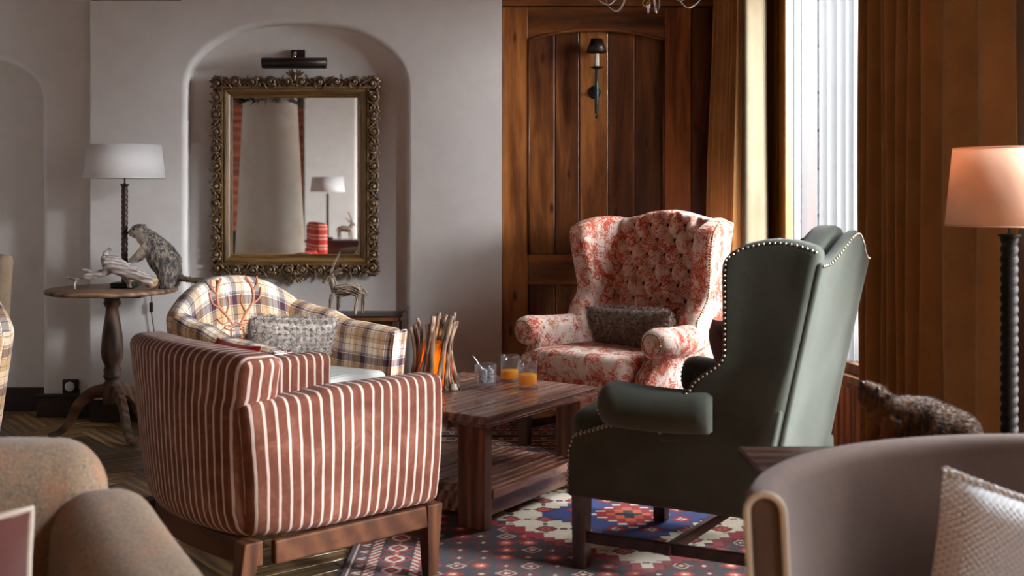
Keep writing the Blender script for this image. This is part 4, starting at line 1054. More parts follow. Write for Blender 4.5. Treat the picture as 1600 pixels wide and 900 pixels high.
# ================================================================== ROUND TABLE CORNER
rt = thing('pedestal_table', 'round worn wooden pedestal table with three curved legs, left of the niche', 'table', (-2.045, 5.86, .001))
MB().add(lathe([(.001, .735), (.318, .735), (.325, .742), (.325, .752), (.318, .7575), (.001, .7575)], 64)).build('tabletop', M['old_wood'], rt)
MB().add(box(-.16, .16, -.045, .045, .71, .7345)).build('cross_bearer', M['old_wood'], rt)
MB().add(lathe([(.001, .17), (.045, .17), (.048, .20), (.048, .265), (.034, .285), (.040, .30), (.046, .31), (.040, .32), (.043, .34), (.036, .36), (.052, .40), (.056, .44), (.050, .52), (.038, .60), (.030, .655), (.040, .67), (.044, .685), (.036, .70), (.050, .71), (.001, .712)], 28)).build('turned_column', M['old_wood_z'], rt)
for a in (R(188), R(-52), R(68)):
    c, s_ = math.cos(a), math.sin(a)
    prof = catmull([(.035, 0, .235), (.10, 0, .222), (.165, 0, .165), (.205, 0, .085), (.255, 0, .030), (.31, 0, .014)], 5); wid_ = [.036, .035, .034, .032, .030, .028, .026, .024] 
    vs = []; fs = []; uv = []; n = len(prof)
    for i, p in enumerate(prof):
        d = (prof[min(i + 1, n - 1)] - prof[max(i - 1, 0)]).normalized(); nn = Vector((-d.z, 0, d.x)); hw = .036 - .024 * i / (n - 1)
        for (q, b) in ((1, -1), (1, 1), (-1, 1), (-1, -1)):
            v = p + nn * hw * q; y = b * .017; vs.append((v.x * c - y * s_, v.x * s_ + y * c, max(v.z, 0)))
    for i in range(n - 1):
        for k in range(4): k2 = (k + 1) % 4; fs.append((i * 4 + k, i * 4 + k2, (i + 1) * 4 + k2, (i + 1) * 4 + k))
    fs += [(3, 2, 1, 0), tuple(range(4 * n - 4, 4 * n))]
    o = MB().add((vs, fs), smooth=False).build('leg', M['old_wood'], rt)
    bv = o.modifiers.new('edge', 'BEVEL'); bv.width = .004; bv.segments = 2
def table_lamp(loc, label, shade_m, col_m, zsh0, zsh1, r0, r1, colh, base=.055, cr=.017, turns=9):
    t = thing('table_lamp', label, 'lamp', loc)
    MB().add(rbox((0, 0, .014), (base * 2, base * 2, .028), .004, (1, 1, 1), seg=1)).build('base', M['black'], t)
    n = 120; seg = 16; vs = []; fs = []
    for i in range(n + 1):
        z = .028 + (colh - .028) * i / n
        for k in range(seg):
            a = 2 * math.pi * k / seg; ph = a - 2 * math.pi * turns * i / n
            r = cr * (.80 + .22 * abs(math.cos(ph * 1.0)) ** .8); vs.append((r * math.cos(a), r * math.sin(a), z))
    for i in range(n):
        for k in range(seg): k2 = (k + 1) % seg; fs.append((i * seg + k, i * seg + k2, (i + 1) * seg + k2, (i + 1) * seg + k))
    MB().add((vs, fs)).build('twisted_column', M[col_m], t)
    MB().add(lathe([(cr * .8, colh - .002), (cr * 1.25, colh + .006), (cr * 1.3, colh + .012), (cr * .5, colh + .014), (.004, colh + .018), (.004, zsh1 - .03), (.001, zsh1 - .03)], 16)).build('stem', M[col_m], t)
    MB().add(lathe([(r0, zsh0), (r1, zsh1)], 64, capb=False, capt=False)).build('shade', M[shade_m], t).modifiers.new('thickness', 'SOLIDIFY').thickness = .002
    rim = MB(); 
    for z, r in ((zsh0, r0), (zsh1, r1)): rim.add(tube([(r * math.cos(2 * math.pi * k / 48), r * math.sin(2 * math.pi * k / 48), z) for k in range(49)], .0022, 6))
    rim.build('shade_rim', M[shade_m], t)
    sp_ = MB()
    for k in range(3): a = 2 * math.pi * k / 3 + .3; sp_.add(tube([(0, 0, zsh1 - .03), (r1 * .98 * math.cos(a), r1 * .98 * math.sin(a), zsh1 - .012)], .0018, 5))
    sp_.build('shade_carrier', M['black'], t)
    return t
lampA = table_lamp((-1.995, 5.90, .759), 'table lamp with a white linen shade and twisted dark column, on the round table', 'shade', 'spiral', .563, .732, .203, .183, .52)
ot = thing('wall_socket', 'dark framed wall socket with a white plug above the baseboard', 'socket', (-2.455, 6.378, .17))
MB().add(rbox((0, -.008, 0), (.088, .014, .078), .005, (1, 1, 1), seg=2)).build('frame', M['bronze'], ot)
MB().add(lathe([(.001, 0), (.026, 0), (.027, .008), (.020, .024), (.001, .026)], 24), Matrix.Rotation(R(90), 4, 'X') @ Matrix.Identity(4)).build('plug', M['white'], ot).location = (0, -.014, 0)

# driftwood and marmots
dw = thing('driftwood', 'grey weathered driftwood branch on the round table', 'driftwood', (-1.845, 5.74, .760))
def dpx(px, py, dy=0): return Vector(((px - 235) * .00320, dy, (446 - py) * .00320))
b = MB()
b.add(tube([dpx(176, 402), dpx(186, 405), dpx(205, 414), dpx(225, 422), dpx(243, 432), dpx(249, 436)], [.040, .046, .040, .035, .031, .029], 14, flat=1.0))
b.add(tube([dpx(186, 410), dpx(172, 420), dpx(155, 424), dpx(140, 427), dpx(128, 430), dpx(113, 428)], [.028, .022, .017, .013, .010, .004], 10))
b.add(tube([dpx(160, 424), dpx(148, 418), dpx(139, 414)], [.014, .011, .004], 8)); b.add(tube([dpx(128, 430), dpx(126, 437), dpx(127, 445)], [.010, .008, .006], 8))
b.add(tube([dpx(180, 408), dpx(174, 396), dpx(176, 386), dpx(183, 382)], [.030, .022, .014, .008], 10)); b.add(tube([dpx(178, 412), dpx(172, 406), dpx(168, 401)], [.016, .012, .004], 8))
b.add(tube([dpx(200, 418, .03), dpx(205, 436, .06), dpx(206, 445, .07)], [.02, .016, .014], 8))
br = remeshed('branch', b, .0040, M['drift'], dw, 3)
from mathutils import noise as mn
for v in br.data.vertices:
    q = v.co; k = mn.noise(Vector((q.x * 14 + q.z * 6, q.y * 60, q.z * 60 + q.x * 22))) * .0065 + mn.noise(Vector((q.x * 9, q.y * 9, q.z * 9 + 3))) * .010
    v.co = q + v.normal * k
MB().add(lathe([(.001, 0), (.030, 0), (.031, .004), (.001, .005)], 24)).build('sawn_end', M['drift_cut'], dw)
se = dw.children[-1]; se.location = dpx(250, 436.5, 0); se.rotation_mode = 'QUATERNION'; se.rotation_quaternion = Vector((.86, -.35, -.40)).normalized().to_track_quat('Z', 'Y')
def marmot(label, loc, rz, sc, m, furn, L, low=False):
    t = thing('stuffed_marmot', label, 'marmot', loc, rz)
    f = lambda px, py, dy=0: Vector(((px - 235) * .00327 * sc, dy * sc, (446 - py) * .00327 * sc))
    r = lambda q: q * .00327 * sc
    if low:
        b = MB(); H = f(214, 398); sn = Vector((-.62, 0, .78)); dn = Vector((-.78, 0, -.62))
        b.add(tube([f(292, 428), f(275, 424), f(255, 419), f(238, 415), f(226, 410), f(217, 403)], [r(12), r(19), r(22), r(19), r(15), r(12)], 18))
        b.add(ell(f(280, 426), (r(20), r(21), r(18)), 18, 12)); b.add(ell(H, (r(12.5), r(11.5), r(11.5)), 16, 10)); b.add(tube([H, H + sn * r(9), H + sn * r(14)], [r(10), r(7.5), r(5)], 14))
        for sy in (-1, 1):
            b.add(ell(H - dn * r(10) - sn * r(6) + Vector((0, sy * .024, 0)), (r(3.2), r(2.2), r(3.4)), 8, 6))
            b.add(tube([f(228, 414, sy * .035), f(222, 428, sy * .04), f(215, 440, sy * .04), f(208, 443, sy * .038)], [r(9), r(6.5), r(4.6), r(3.6)], 10))
            b.add(tube([f(280, 436, sy * .055), f(268, 441, sy * .06), f(258, 442.5, sy * .06)], [r(6), r(4.4), r(3.2)], 10))
        body = remeshed('body', b, .0055 * sc, M[m], t, 4)
        for sy in (-1, 1): MB().add(ell(H - dn * r(6) + sn * r(5) + Vector((0, sy * .026, 0)), (r(1.9), r(1.3), r(1.9)), 10, 7)).build('eye', M['black'], t)
        MB().add(ell(H + sn * r(14.5), (r(2.6), r(3), r(2.2)), 10, 7)).build('nose', M['black'], t)
        MB().add(tube([f(300, 432), f(312, 436), f(325, 438)], [r(4.5), r(4.5), r(2.5)], 10)).build('tail', M['marmot_dark'], t)
    else:
        b = MB()
        b.add(tube([f(262, 425), f(258, 410), f(248, 396), f(238, 382), f(228, 370), f(218, 362)], [r(14), r(23), r(23), r(19), r(14.5), r(12)], 18))
        b.add(ell(f(260, 419), (r(19), r(22), r(20)), 18, 12))
        b.add(ell(f(213, 357), (r(12.5), r(11), r(10.5)), 16, 10)); b.add(tube([f(213, 358), f(204, 360), f(198.5, 361)], [r(10), r(7.2), r(5)], 14))
        for sy in (-1, 1):
            b.add(ell(f(219, 349.5, sy * .026), (r(3), r(2.2), r(3.4)), 8, 6))
            b.add(tube([f(230, 382, sy * .042), f(219, 392, sy * .046), f(209, 401, sy * .04), f(203, 404, sy * .036)], [r(8), r(6), r(4.6), r(4)], 10))
            b.add(ell(f(262, 430, sy * .05), (r(15), r(9), r(15)), 14, 9)); b.add(tube([f(270, 441, sy * .055), f(258, 443, sy * .06), f(248, 443, sy * .06)], [r(5), r(4.4), r(3.2)], 10))
        body = remeshed('body', b, .0060 * sc, M[m], t, 4)
        tl = MB().add(tube(catmull([f(276, 430), f(287, 433), f(298, 435, .01), (f(309, 436, .02)), f(317, 438, .03)], 3), [r(q) for q in (5, 4.8, 4.2, 3.9, 3.8, 3.8, 4, 4.2, 4.4, 4.4, 4.2, 3.6, 1.5)], 10)).build('tail', M['marmot_dark'], t)
        fur('tail_fur', tl, M['marmot_dark'], 700, L * .8, .0016 * sc, .3, (.4, 0, -.1), t, 2)
        for sy in (-1, 1):
            MB().add(ell(f(209, 354.5, sy * .0325), (r(1.7), r(1.0), r(1.7)), 10, 7)).build('eye', M['black'], t)
            for q in range(3): MB().add(tube([f(203, 404 + q * .6, sy * (.030 + q * .006)), f(199, 406, sy * (.030 + q * .006))], [r(1.1), r(.4)], 6)).build('claw', M['black'], t)
        MB().add(ell(f(197.0, 360), (r(2.2), r(2.8), r(2.0)), 10, 7)).build('nose', M['black'], t)
    fur('fur', body, M[m], furn, L, .0011 * sc, .22, (.9, 0, -.5), t, 3, keep=lambda c, n: (c.x > f(207 if low else 203, 0).x)); return t
M['marmot_dark'] = m_fur('dark_tail_fur', [(.3, lin((60, 46, 36))), (.7, lin((124, 104, 84)))])
marmot('grey stuffed marmot with an orange throat behind the driftwood on the round table', (-1.845, 5.875, .7605), 0, 1.0, 'marmot', 15000, .013)

# mirror, picture light
mr = thing('carved_mirror', 'large mirror in a carved dark gilt scrollwork frame in the niche', 'mirror', (-1.188, 6.322, 1.338))
gw, gh = .690, .858
MB().add(box(-gw / 2 - .02, gw / 2 + .02, -.030, -.024, -gh / 2 - .02, gh / 2 + .02, .001)).build('mirror_glass', M['mirror'], mr)
MB().add(box(-.44, .44, -.020, .012, -.52, .52, .004)).build('backing', M['dark'], mr)
def bar(p, q, w0, prof, m, name):      # mitred moulding between two inner corners
    vs = []; fs = []; n = len(prof)
    for (cx, cz, ox, oz) in (p, q):
        for (w_, d) in prof: vs.append((cx + ox * w_, -.024 - d, cz + oz * w_))
    for i in range(n - 1): fs.append((i, i + 1, n + i + 1, n + i))
    MB().add((vs, fs), smooth=False).build(name, m, mr)
prof = [(0, 0), (0, .012), (.006, .016), (.012, .014), (.020, .024), (.034, .032), (.042, .032), (.046, .026), (.050, .034), (.060, .034), (.064, .028), (.064, -.01)]
c_ = [(-gw / 2, gh / 2, -1, 1), (gw / 2, gh / 2, 1, 1), (gw / 2, -gh / 2, 1, -1), (-gw / 2, -gh / 2, -1, -1)]
for i in range(4): bar(c_[i], c_[(i + 1) % 4], 0, prof, M['gilt_bar' if i % 2 == 0 else 'gilt_bar_z'], 'moulding')
bw, bh = gw / 2 + .064, gh / 2 + .064
base = MB(); 
for (x0, x1, z0, z1) in ((-bw - .048, bw + .048, bh - .002, bh + .040), (-bw - .048, bw + .048, -bh - .040, -bh + .002), (-bw - .044, -bw + .002, -bh, bh), (bw - .002, bw + .044, -bh, bh)): base.add(rbox(((x0 + x1) / 2, -.030, (z0 + z1) / 2), (x1 - x0, .026, z1 - z0), .010, (4, 1, 4)))
base.build('border_ground', M['dark'], mr)
def scroll_mesh(sgn=1):
    b = MB()
    pts = []; n = 26
    for k in range(n + 1):
        a = 2 * math.pi * 1.55 * k / n; r = .027 * (1 - .78 * k / n); pts.append(Vector((math.cos(a + 2.6) * r + .010, -.004 - .012 * k / n, sgn * math.sin(a + 2.6) * r)))
    lead = [Vector((-.058, -.002, sgn * -.014)), Vector((-.048, -.005, sgn * -.022)), Vector((-.034, -.006, sgn * -.020))]
    allp = lead + pts; b.add(tube(allp, [.002, .0045, .006] + [.0085 * (1 - .55 * k / n) for k in range(n + 1)], 8))
    b.add(ell((.010, -.016, 0), (.0085, .007, .0085), 10, 7))
    for q, (cx, cz, ang, L) in enumerate(((-.030, .006, 25, .022), (-.040, -.004, 5, .020), (-.016, .022, 60, .018), (-.046, .012, 40, .014), (.030, .018, 120, .016), (.034, -.016, -140, .016))):
        m_ = Matrix.Rotation(R(-ang * sgn), 3, 'Y'); b.add(ell((cx, -.008, sgn * cz), (L, .008, .0055), 8, 5, m_))
    return b
s1 = None; s2 = None; spots = []
def row(n, L, fixed, horiz, sgn):
    for k in range(n): 
        t_ = -L / 2 + L * (k + .5) / n; spots.append(((t_, fixed) if horiz else (fixed, t_), horiz, sgn, k, (1 if t_ < 0 else -1)))
row(8, 2 * bw - .05, bh + .022, True, 1); row(8, 2 * bw - .05, -bh - .022, True, -1); row(10, 2 * bh - .05, -bw - .022, False, 1); row(10, 2 * bh - .05, bw + .022, False, -1)
sm_ = {}
for (p, horiz, sgn, k, md) in spots:
    key = k % 2
    if key not in sm_: o = scroll_mesh(1 if key else -1).build('scroll', M['carved'], mr); sm_[key] = o.data
    else: o = bpy.data.objects.new('scroll', sm_[key]); COL.objects.link(o); o.parent = mr
    o.location = (p[0], -.042, p[1]); o.rotation_euler = (0, (0 if horiz else R(90)) + (R(180) if md < 0 else 0), 0); o.scale = (1.12, 1.5, 1.12)
for sx in (-1, 1):
    for sz in (-1, 1):
        b = MB(); pts = []
        for k in range(30): a = 2 * math.pi * 1.4 * k / 29; r = .036 * (1 - .8 * k / 29); pts.append((sx * math.cos(a + .6) * r, -.014 * k / 29, sz * math.sin(a + .6) * r))
        b.add(tube(pts, [.012 * (1 - .6 * k / 29) for k in range(30)], 8)); b.add(ell((0, -.016, 0), (.011, .010, .011), 10, 7))
        for a in (20, 70, 115, -25): b.add(ell((sx * .036 * math.cos(R(a)), -.004, sz * .036 * math.sin(R(a))), (.014, .009, .008), 8, 5, Matrix.Rotation(-sx * sz * R(a), 3, 'Y')))
        b.build('corner_leaf', M['carved'], mr).location = (sx * (bw + .014), -.046, sz * (bh + .012)); mr.children[-1].scale = (1.15, 1.5, 1.15)
for sz, nm_ in ((1, 'crest'), (-1, 'lower_shell')):
    b = MB()
    for sx in (-1, 1):
        pts = []
        for k in range(30): a = 2 * math.pi * 1.3 * k / 29; r = .030 * (1 - .8 * k / 29); pts.append((sx * (.036 + math.cos(a + 3.6) * r), -.014 * k / 29, -.002 + math.sin(a + 3.6) * r))
        b.add(tube(pts, [.010 * (1 - .6 * k / 29) for k in range(30)], 8)); b.add(ell((sx * .036, -.016, 0), (.010, .009, .010), 10, 7))
        for a in (35, 60, 80): b.add(ell((sx * .034 * math.cos(R(a)) + sx * .006, -.006, sz * (.030 + .022 * math.sin(R(a)))), (.022, .008, .007), 8, 5, Matrix.Rotation(-sx * sz * R(a), 3, 'Y')))
    b.add(ell((0, -.012, sz * .026), (.010, .010, .026), 10, 7))
    b.build(nm_, M['carved'], mr).location = (0, -.046, sz * (bh + .022))
plt = thing('picture_light', 'dark bronze picture light mounted above the mirror', 'lamp', (-1.185, 6.34, 1.965))
MB().add(tube([(-.175, -.105, -.010), (.175, -.105, -.010)], .026, 20)).build('light_tube', M['bronze'], plt)
MB().add(box(-.174, .174, -.125, -.085, -.042, -.030)).build('light_slot', M['black'], plt)
MB().add(rbox((.004, -.012, .045), (.075, .022, .050), .003, (1, 1, 1), seg=1)).build('wall_plate', M['bronze'], plt)
MB().add(tube([(.0, -.02, .045), (.0, -.07, .048), (.0, -.10, .018)], .0075, 10)).build('arm', M['chrome'], plt)

# sconce on the panelling
sc = thing('wall_sconce', 'verdigris candle sconce with a small dark shade on the pine panelling', 'sconce', (.455, YP, 1.80))
rx = Matrix.Rotation(R(90), 4, 'X')
MB().add(lathe([(.001, 0), (.034, 0), (.035, .006), (.022, .012), (.001, .014)], 24), rx).build('wall_disc', M['black'], sc)
MB().add(tube([(0, -.01, 0), (.004, -.05, 0), (.006, -.085, .0)], .007, 10)).build('bracket', M['black'], sc)
MB().add(lathe([(.001, -.125), (.010, -.122), (.011, -.04), (.013, 0), (.010, .04), (.0085, .118), (.001, .118)], 16, c=(.006, -.09, 0))).build('stem', M['sconce_green'], sc)
MB().add(ell((.006, -.09, -.140), (.009, .009, .010), 12, 8)).build('finial', M['black'], sc)
MB().add(lathe([(.001, .116), (.012, .118), (.034, .128), (.035, .132), (.012, .124), (.001, .124)], 24, c=(.006, -.09, 0))).build('drip_dish', M['black'], sc)
MB().add(lathe([(.001, .126), (.0135, .126), (.0135, .205), (.001, .205)], 18, c=(.006, -.09, 0))).build('candle', M['candle'], sc)
MB().add(lathe([(.057, .212), (.030, .284)], 32, c=(.006, -.09, 0), capb=False, capt=False)).build('shade', M['bronze'], sc).modifiers.new('t', 'SOLIDIFY').thickness = .002
MB().add(tube([(.006, -.09, .20), (.006, -.09, .282)], .002, 6)).build('shade_pin', M['black'], sc)
MB().add(tube([(-.028, -.09, .280), (.040, -.09, .280)], .002, 6)).build('shade_carrier', M['black'], sc)

# chandelier, only its lowest curls are in the picture
ch = thing('chandelier', 'polished chandelier whose lowest curls hang into the top of the picture', 'chandelier', (.535, 4.5, 2.02))
MB().add(lathe([(.001, -.068), (.004, -.066), (.005, -.050), (.009, -.044), (.009, -.030), (.005, -.024), (.001, -.024)], 14)).build('finial', M['chrome'], ch)
MB().add(tube([(.015 * math.cos(2 * math.pi * k / 20) - .006, 0, .015 * math.sin(2 * math.pi * k / 20) - .028) for k in range(21)], .0025, 6)).build('ring', M['brass'], ch)
MB().add(lathe([(.001, -.012), (.022, -.010), (.026, -.002), (.014, .006), (.010, .03), (.016, .05), (.008, .08), (.008, .50), (.001, .50)], 20)).build('hub', M['brass'], ch)
for k in range(6):
    a = R(12 + 60 * k); c, s_ = math.cos(a), math.sin(a)
    pr = catmull([(.012, 0, .05), (.06, 0, .09), (.115, 0, .06), (.125, 0, .0), (.165, 0, -.040), (.215, 0, -.005), (.222, 0, .05), (.19, 0, .075)], 6)
    MB().add(tube([(v.x * c, v.x * s_, v.z) for v in pr], .0042, 8)).build('arm', M['chrome'], ch)
    MB().add(lathe([(.001, .078), (.024, .080), (.027, .088), (.010, .086), (.010, .16), (.001, .16)], 16, c=(.20 * c, .20 * s_, 0))).build('candle_cup', M['chrome'], ch)
MB().add(tube([(0, 0, .50), (0, 0, ZC - 2.02)], .004, 8)).build('chain', M['brass'], ch)

# corner table and twig deer
cn = thing('side_table', 'small polished side table below the mirror, right of the plaid chair', 'table', (-.80, 6.00, .001))
MB().add(rbox((0, 0, .60), (.46, .28, .026), .006, (1, 1, 1), seg=2)).build('tabletop', M['dark'], cn)
MB().add(rbox((0, -.141, .596), (.43, .008, .018), .003, (1, 1, 1), seg=1)).build('edge_band', M['frame_wood'], cn)
for sx in (-1, 1): MB().add(tube([(sx * .225, -.135, .606), (sx * .238, -.135, .620), (sx * .245, -.135, .630)], .007, 8)).add(tube([(sx * .225, .135, .606), (sx * .238, .135, .620), (sx * .245, .135, .630)], .007, 8)).add(tube([(sx * .245, -.135, .630), (sx * .245, .135, .630)], .007, 8)).build('raised_rim', M['dark'], cn)
for sx in (-1, 1):
    for sy in (-1, 1): taperleg('leg', sx * .20, sy * .11, .587, .034, .024, M['dark_z'], cn)
for sy in (-1, 1): MB().add(box(-.19, .19, sy * .11 - .01, sy * .11 + .01, .53, .587)).build('apron', M['dark'], cn)
def deer(loc, rz, label, group=None):
    t = thing('twig_deer', label, 'ornament', loc, rz, group); rn = random.Random(8)
    f = lambda px, py, dy=0: Vector(((px - 535) * .0033, dy, (490 - py) * .0033))
    def bundle(name, path, rad, n, tr=.0032):
        b = MB(); pth = catmull(path, 4); m = len(pth)
        for q in range(n):
            a0 = rn.uniform(0, 6.28); tw = rn.uniform(-2, 2); pts = []
            for i, p in enumerate(pth):
                v = i / (m - 1); r = rad[0] + (rad[1] - rad[0]) * v if len(rad) == 2 else (rad[0] * (1 - v) ** 2 + 2 * rad[1] * v * (1 - v) + rad[2] * v * v)
                a = a0 + tw * v; d = (pth[min(i + 1, m - 1)] - pth[max(i - 1, 0)]).normalized(); s_ = d.cross(Vector((0, 1, 0))).normalized(); u_ = Vector((0, 1, 0))
                pts.append(p + s_ * math.cos(a) * r + u_ * math.sin(a) * r + Vector((rn.uniform(-1, 1), rn.uniform(-1, 1), rn.uniform(-1, 1))) * .0015)
            b.add(tube(pts, tr * rn.uniform(.7, 1.2), 5))
        b.add(tube(pth, [max(.002, (rad[0] + (rad[-1] - rad[0]) * i / (m - 1)) * .8) for i in range(m)], 8))
        b.build(name, M['pale_twig'], t)
    bundle('body', [f(523, 452), f(535, 452), f(550, 451), f(564, 455)], [.028, .040, .026], 34)
    bundle('neck', [f(524, 455), f(520, 443), f(517, 432)], [.022, .013], 16)
    bundle('head', [f(521, 429), f(512, 433), f(504, 440)], [.016, .006], 14, .0028)
    for nm_, x, dy in (('leg', 517, -.018), ('leg', 527, .018), ('leg', 557, -.018), ('leg', 566, .018)): bundle(nm_, [f(x + 1, 458, dy), f(x, 474, dy * 1.3), f(x - 1, 489, dy * 1.5)], [.010, .005], 7, .0028)
    for sy in (-1, 1):
        bundle('antler', [f(517, 428, sy * .006), f(519, 415, sy * .016), f(525, 403, sy * .024), f(530, 392, sy * .02)], [.005, .0015], 4, .0024)
        bundle('antler', [f(518, 424, sy * .008), f(530, 419, sy * .02), f(540, 413, sy * .026)], [.005, .0015], 4, .0024)
        bundle('ear', [f(522, 428, sy * .014), f(529, 425, sy * .028), f(533, 426, sy * .03)], [.004, .001], 3, .0024)
    bundle('tail', [f(566, 450), f(571, 455), f(573, 461)], [.008, .002], 5, .0025)
    return t
deer((-.875, 5.93, .616), 0, 'deer ornament of woven twigs with antlers, on the side table below the mirror')

# ================================================================== FOREGROUND
tw = thing('tweed_armchair', 'blurred beige tweed armchair in the lower left corner', 'armchair', (-1.085, 1.86, .001), facing(.35, -.94))
def d_tb(x, y, z):
    k = (z - .15) / .6; return (x * (1 - .05 * k), y - .05 * k + .03 * (x / .42) ** 2, z - .022 * (abs(x) / .42) ** 4)
MB().add(rbox((0, -.37, .45), (.86, .20, .60), .085, (12, 3, 10), d_tb, 'xy', seg=4)).build('backrest', M['tweed'], tw)
for sx in (-1, 1):
    def d_ta(x, y, z, sx=sx):
        v = (y + .35) / .75; k = (z - .15) / .5; return (x + sx * (.20 * v ** 1.2 * 1.0 + .03 * k), y, .15 + k * ((.675 - .10 * min(1, v * 1.5)) - .15))
    MB().add(rbox((sx * .365, .02, .40), (.20, .74, .50), .085, (3, 12, 8), d_ta, 'yx', seg=4)).build('arm', M['tweed'], tw)
MB().add(rbox((0, .04, .30), (.86, .66, .26), .06, (5, 5, 2), lambda x, y, z: (x * (1 + .25 * max(0, y + .3)), y, z), seg=3)).build('seat', M['tweed'], tw)
for sx in (-1, 1):
    for sy in (-.33, .30): taperleg('leg', sx * .33, sy, .175, .05, .035, M['chair_wood_z'], tw)
soft('velvet_cushion', 'maroon cushion with cream piping on the beige tweed armchair', 'maroon', (-1.045, 1.97, .475), facing(.35, -.94) + R(8), R(-12), R(3), .42, .42, .13, 'cream_pipe', .0065)

mv = thing('tub_chair', 'blurred mauve velvet tub chair with pale piping in the lower right corner', 'armchair', (1.05, 1.85, .001))
def shell(rad, cz, z0, a0, a1, th, m, name, par, n=40, nz=16):
    vs = []; fs = []; uv = []; sec = []
    H = cz - z0; r_ = th / 2
    for k in range(nz + 1): sec.append((r_, z0 + (H - r_) * k / nz))
    for k in range(1, 8): a = math.pi * k / 8; sec.append((r_ * math.cos(a), cz - r_ + r_ * math.sin(a)))
    for k in range(nz, -1, -1): sec.append((-r_, z0 + (H - r_) * k / nz))
    m_ = len(sec)
    for i in range(n + 1):
        a = a0 + (a1 - a0) * i / n; c, s_ = math.cos(a), math.sin(a)
        for (o_, z) in sec:
            k = (z - z0) / H; q = 1 + .05 * k
            vs.append(((rad[0] * q + o_) * c, (rad[1] * q + o_) * s_, z))
    for i in range(n):
        for k in range(m_):
            k2 = (k + 1) % m_; fs.append((i * m_ + k, i * m_ + k2, (i + 1) * m_ + k2, (i + 1) * m_ + k))
            uv.append([(.66 * (a1 - a0) * (i + d) / n, vs[k_][2]) for d, k_ in ((0, k), (0, k2), (1, k2), (1, k))])
    fs.append(tuple(reversed(range(m_)))); uv.append([(0, 0)] * m_); fs.append(tuple(range(n * m_, (n + 1) * m_))); uv.append([(0, 0)] * m_)
    o = MB().add((vs, fs, uv)).build(name, m, par); bv = o.modifiers.new('soft_edge', 'BEVEL'); bv.width = .012; bv.segments = 3; bv.limit_method = 'ANGLE'; bv.angle_limit = R(60)
    return vs, m_, n
vs, m_, n = shell((.605, .500), .748, .16, R(174), R(6), .060, M['mauve'], 'shell_back', mv)
for e in (0, n):
    ring = [Vector(v) for v in vs[e * m_:(e + 1) * m_]]; off = Vector((0, -.006, 0)); MB().add(tube([p + off for p in ring if p.z > .18], .006, 8)).build('piping', M['cream_pipe'], mv)
MB().add(rbox((0, .0, .33), (1.06, .72, .26), .06, (8, 6, 2), lambda x, y, z: (x * (1 - .35 * max(0, y / .36) ** 2), y + .02, z), seg=3)).build('seat', M['mauve'], mv)
for sx in (-1, 1):
    for y in (-.28, .28): taperleg('leg', sx * .36, y, .21, .05, .035, M['chair_wood_z'], mv)
gcu = soft('woven_cushion', 'blue grey woven cushion with a braided edge on the mauve chair', 'knit', (.945, 2.03, .475), R(4), R(-14), R(17), .46, .44, .14, None)
g = pillow_geo(.46, .44, .14); n_ = 14; ring = [Vector(g[0][n_ * (n_ + 1) + i]) for i in range(n_ + 1)]
for ph in (0, math.pi):
    pts = []
    for k in range(141): p = ring[min(n_ - 1, k // 10)].lerp(ring[min(n_, k // 10 + 1)], (k % 10) / 10); pts.append(p + Vector((0, .005 * math.cos(k * .8 + ph), .005 * math.sin(k * .8 + ph))))
    MB().add(tube(pts, .0042, 6)).build('braid', M['knit'] if ph else M['cream_pipe'], gcu)

dt = thing('side_table', 'dark polished side table between the green wing chair and the mauve chair', 'table', (.875, 2.775, FZ))
def db(name, *a, m='dark', r=.004): return MB().add(box(*a, r)).build(name, M[m], dt)
db('tabletop', -.30, .30, -.155, .155, .568, .592, r=.007); db('top_moulding', -.285, .285, -.14, .14, .552, .5675, r=.006)
db('apron', -.265, .265, -.12, .12, .47, .5515)
for sx in (-1, 1):
    for sy in (-1, 1): taperleg('leg', sx * .245, sy * .10, .552, .042, .028, M['dark_z'], dt)
marmot('brown stuffed marmot with an orange throat on the dark side table', (.945, 2.80, .6040), 0, .92, 'marmot_brown', 14000, .012, True)
ls = thing('lamp_table', 'low dark round lamp table standing behind the mauve chair', 'table', (1.563, 3.60, .001))
MB().add(lathe([(.001, .425), (.17, .425), (.175, .43), (.175, .444), (.17, .449), (.001, .449)], 40)).build('tabletop', M['dark'], ls)
MB().add(lathe([(.001, 0), (.095, 0), (.095, .015), (.03, .04), (.022, .10), (.03, .22), (.02, .38), (.05, .424), (.001, .4245)], 24)).build('pedestal', M['dark_z'], ls)
table_lamp((1.563, 3.60, .450), 'tall lamp with a peach shade and thick twisted black column, right edge of the picture', 'shade_peach', 'spiral_black', .695, .937, .191, .168, .655, .06, .027, 10)

# studded chair at the far left
bc = thing('dining_chair', 'beige upholstered chair with nail studs, behind the plaid chair at the left edge', 'chair', (-2.73, 5.45, .001), facing(-.8, -.6))
MB().add(rbox((0, -.22, .68), (.46, .075, .54), .03, (6, 2, 6), lambda x, y, z: (x, y - .06 * (z - .4), z), seg=3)).build('backrest', M['beige'], bc)
MB().add(rbox((0, .02, .42), (.48, .50, .12), .035, (4, 4, 1), seg=3)).build('seat', M['beige'], bc)
nm = MB()
for sx in (-1, 1):
    for k in range(24): nm.add(ell((sx * .206, -.256 - .06 * (.02 * k), .43 + .0205 * k), (.005, .005, .005), 6, 4))
o = nm.build('nail_trim', M['nail'], bc); o['kind'] = 'stuff'
for sx in (-1, 1):
    for y in (-.2, .23): taperleg('leg', sx * .20, y, .37, .042, .03, M['dark_z'], bc)

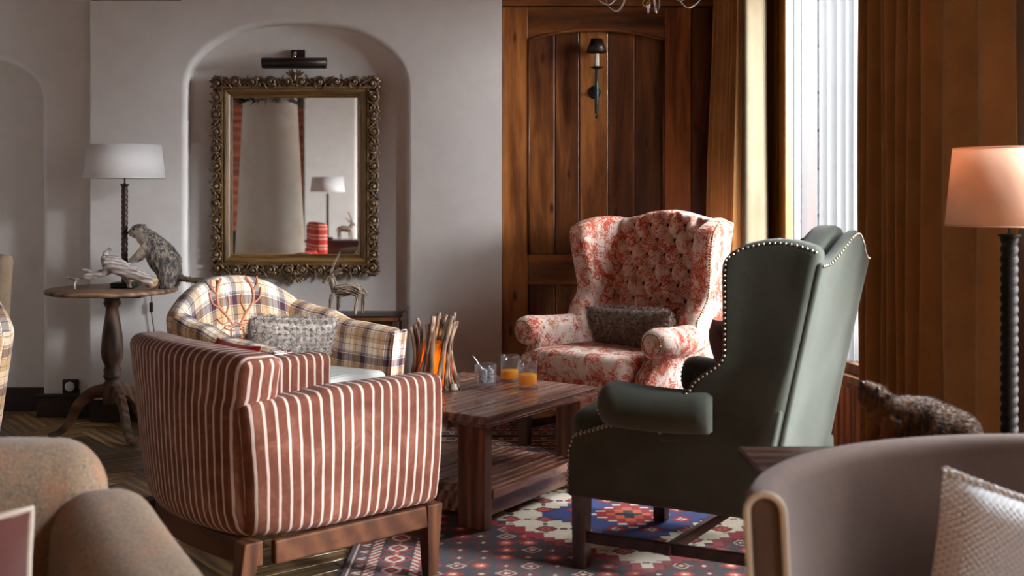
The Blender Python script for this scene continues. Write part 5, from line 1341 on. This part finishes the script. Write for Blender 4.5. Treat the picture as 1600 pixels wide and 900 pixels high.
# ================================================================== THE ROOM BEHIND THE CAMERA, SEEN IN THE MIRROR
pc = thing('round_pillar', 'tapered white plaster pillar with ochre stains, reflected in the mirror', 'pillar', (-2.37, 1.35, 0))
MB().add(lathe([(.36, 0), (.355, .3), (.338, .6), (.318, 1.0), (.295, 1.45), (.272, 1.9), (.258, 2.2), (.25, ZC - .001)], 56)).build('shaft', M['plaster_old'], pc)
gb = MB(); rn = random.Random(3)
for k in range(260):
    a = rn.uniform(0, 6.28); z = 2.16 + rn.uniform(-.05, .05); d = Vector((math.cos(a), math.sin(a), rn.uniform(-.9, .4))).normalized(); p = Vector((.265 * math.cos(a), .265 * math.sin(a), z)); gb.add(tube([p, p + d * rn.uniform(.04, .10)], [.006, .001], 4))
gb.build('fir_garland', M['leafy'], pc)['kind'] = 'stuff'
rtb = thing('side_table', 'dark side table under a white lamp, reflected in the mirror', 'table', (-2.06, -.90, .001))
MB().add(box(-.36, .36, -.22, .22, .665, .69, .005)).build('tabletop', M['dark'], rtb); MB().add(box(-.33, .33, -.19, .19, .50, .664, .004)).build('apron', M['dark'], rtb)
for sx in (-1, 1):
    for sy in (-1, 1): taperleg('leg', sx * .30, sy * .16, .50, .05, .035, M['dark_z'], rtb)
lb = copy_tree(lampA); lb.location = (-2.17, -.90, .692); lb['label'] = 'table lamp with a white shade reflected in the mirror, beside a deer'
dr = deer((-1.93, -.80, .692), R(180), 'small deer ornament reflected in the mirror beside the lamp')
ra = thing('armchair', 'red striped armchair reflected in the mirror beside the pillar', 'armchair', (-2.47, -.15, .001), R(70))
MB().add(rbox((0, -.30, .55), (.62, .14, .72), .05, (6, 2, 6), seg=3)).build('backrest', M['red_stripe'], ra)
for sx in (-1, 1): MB().add(rbox((sx * .28, .02, .40), (.12, .56, .42), .045, (2, 4, 4), seg=3)).build('arm', M['red_stripe'], ra)
MB().add(rbox((0, .04, .34), (.48, .54, .20), .05, (4, 4, 1), seg=3)).build('seat', M['red_stripe'], ra)
for sx in (-1, 1):
    for y in (-.28, .25): taperleg('leg', sx * .26, y, .245, .045, .03, M['dark_z'], ra)

crd = MB().add(tube([v - Vector(lampA.location) for v in catmull([(-1.965, 6.02, .762), (-1.958, 6.10, .762), (-1.957, 6.205, .745), (-1.955, 6.215, .66), (-1.958, 6.22, .60), (-1.945, 6.222, .50), (-1.93, 6.222, .40), (-1.925, 6.22, .25), (-2.0, 6.21, .04), (-2.2, 6.28, .006), (-2.36, 6.335, .03), (-2.40, 6.345, .16), (-2.425, 6.352, .17)], 6)], .0028, 6)).build('cord', M['black'], lampA)
MB().add(rbox(tuple(Vector((-1.957, 6.215, .625)) - Vector(lampA.location)), (.020, .016, .055), .006, (1, 1, 1), seg=2)).build('cord_switch', M['bronze'], crd)
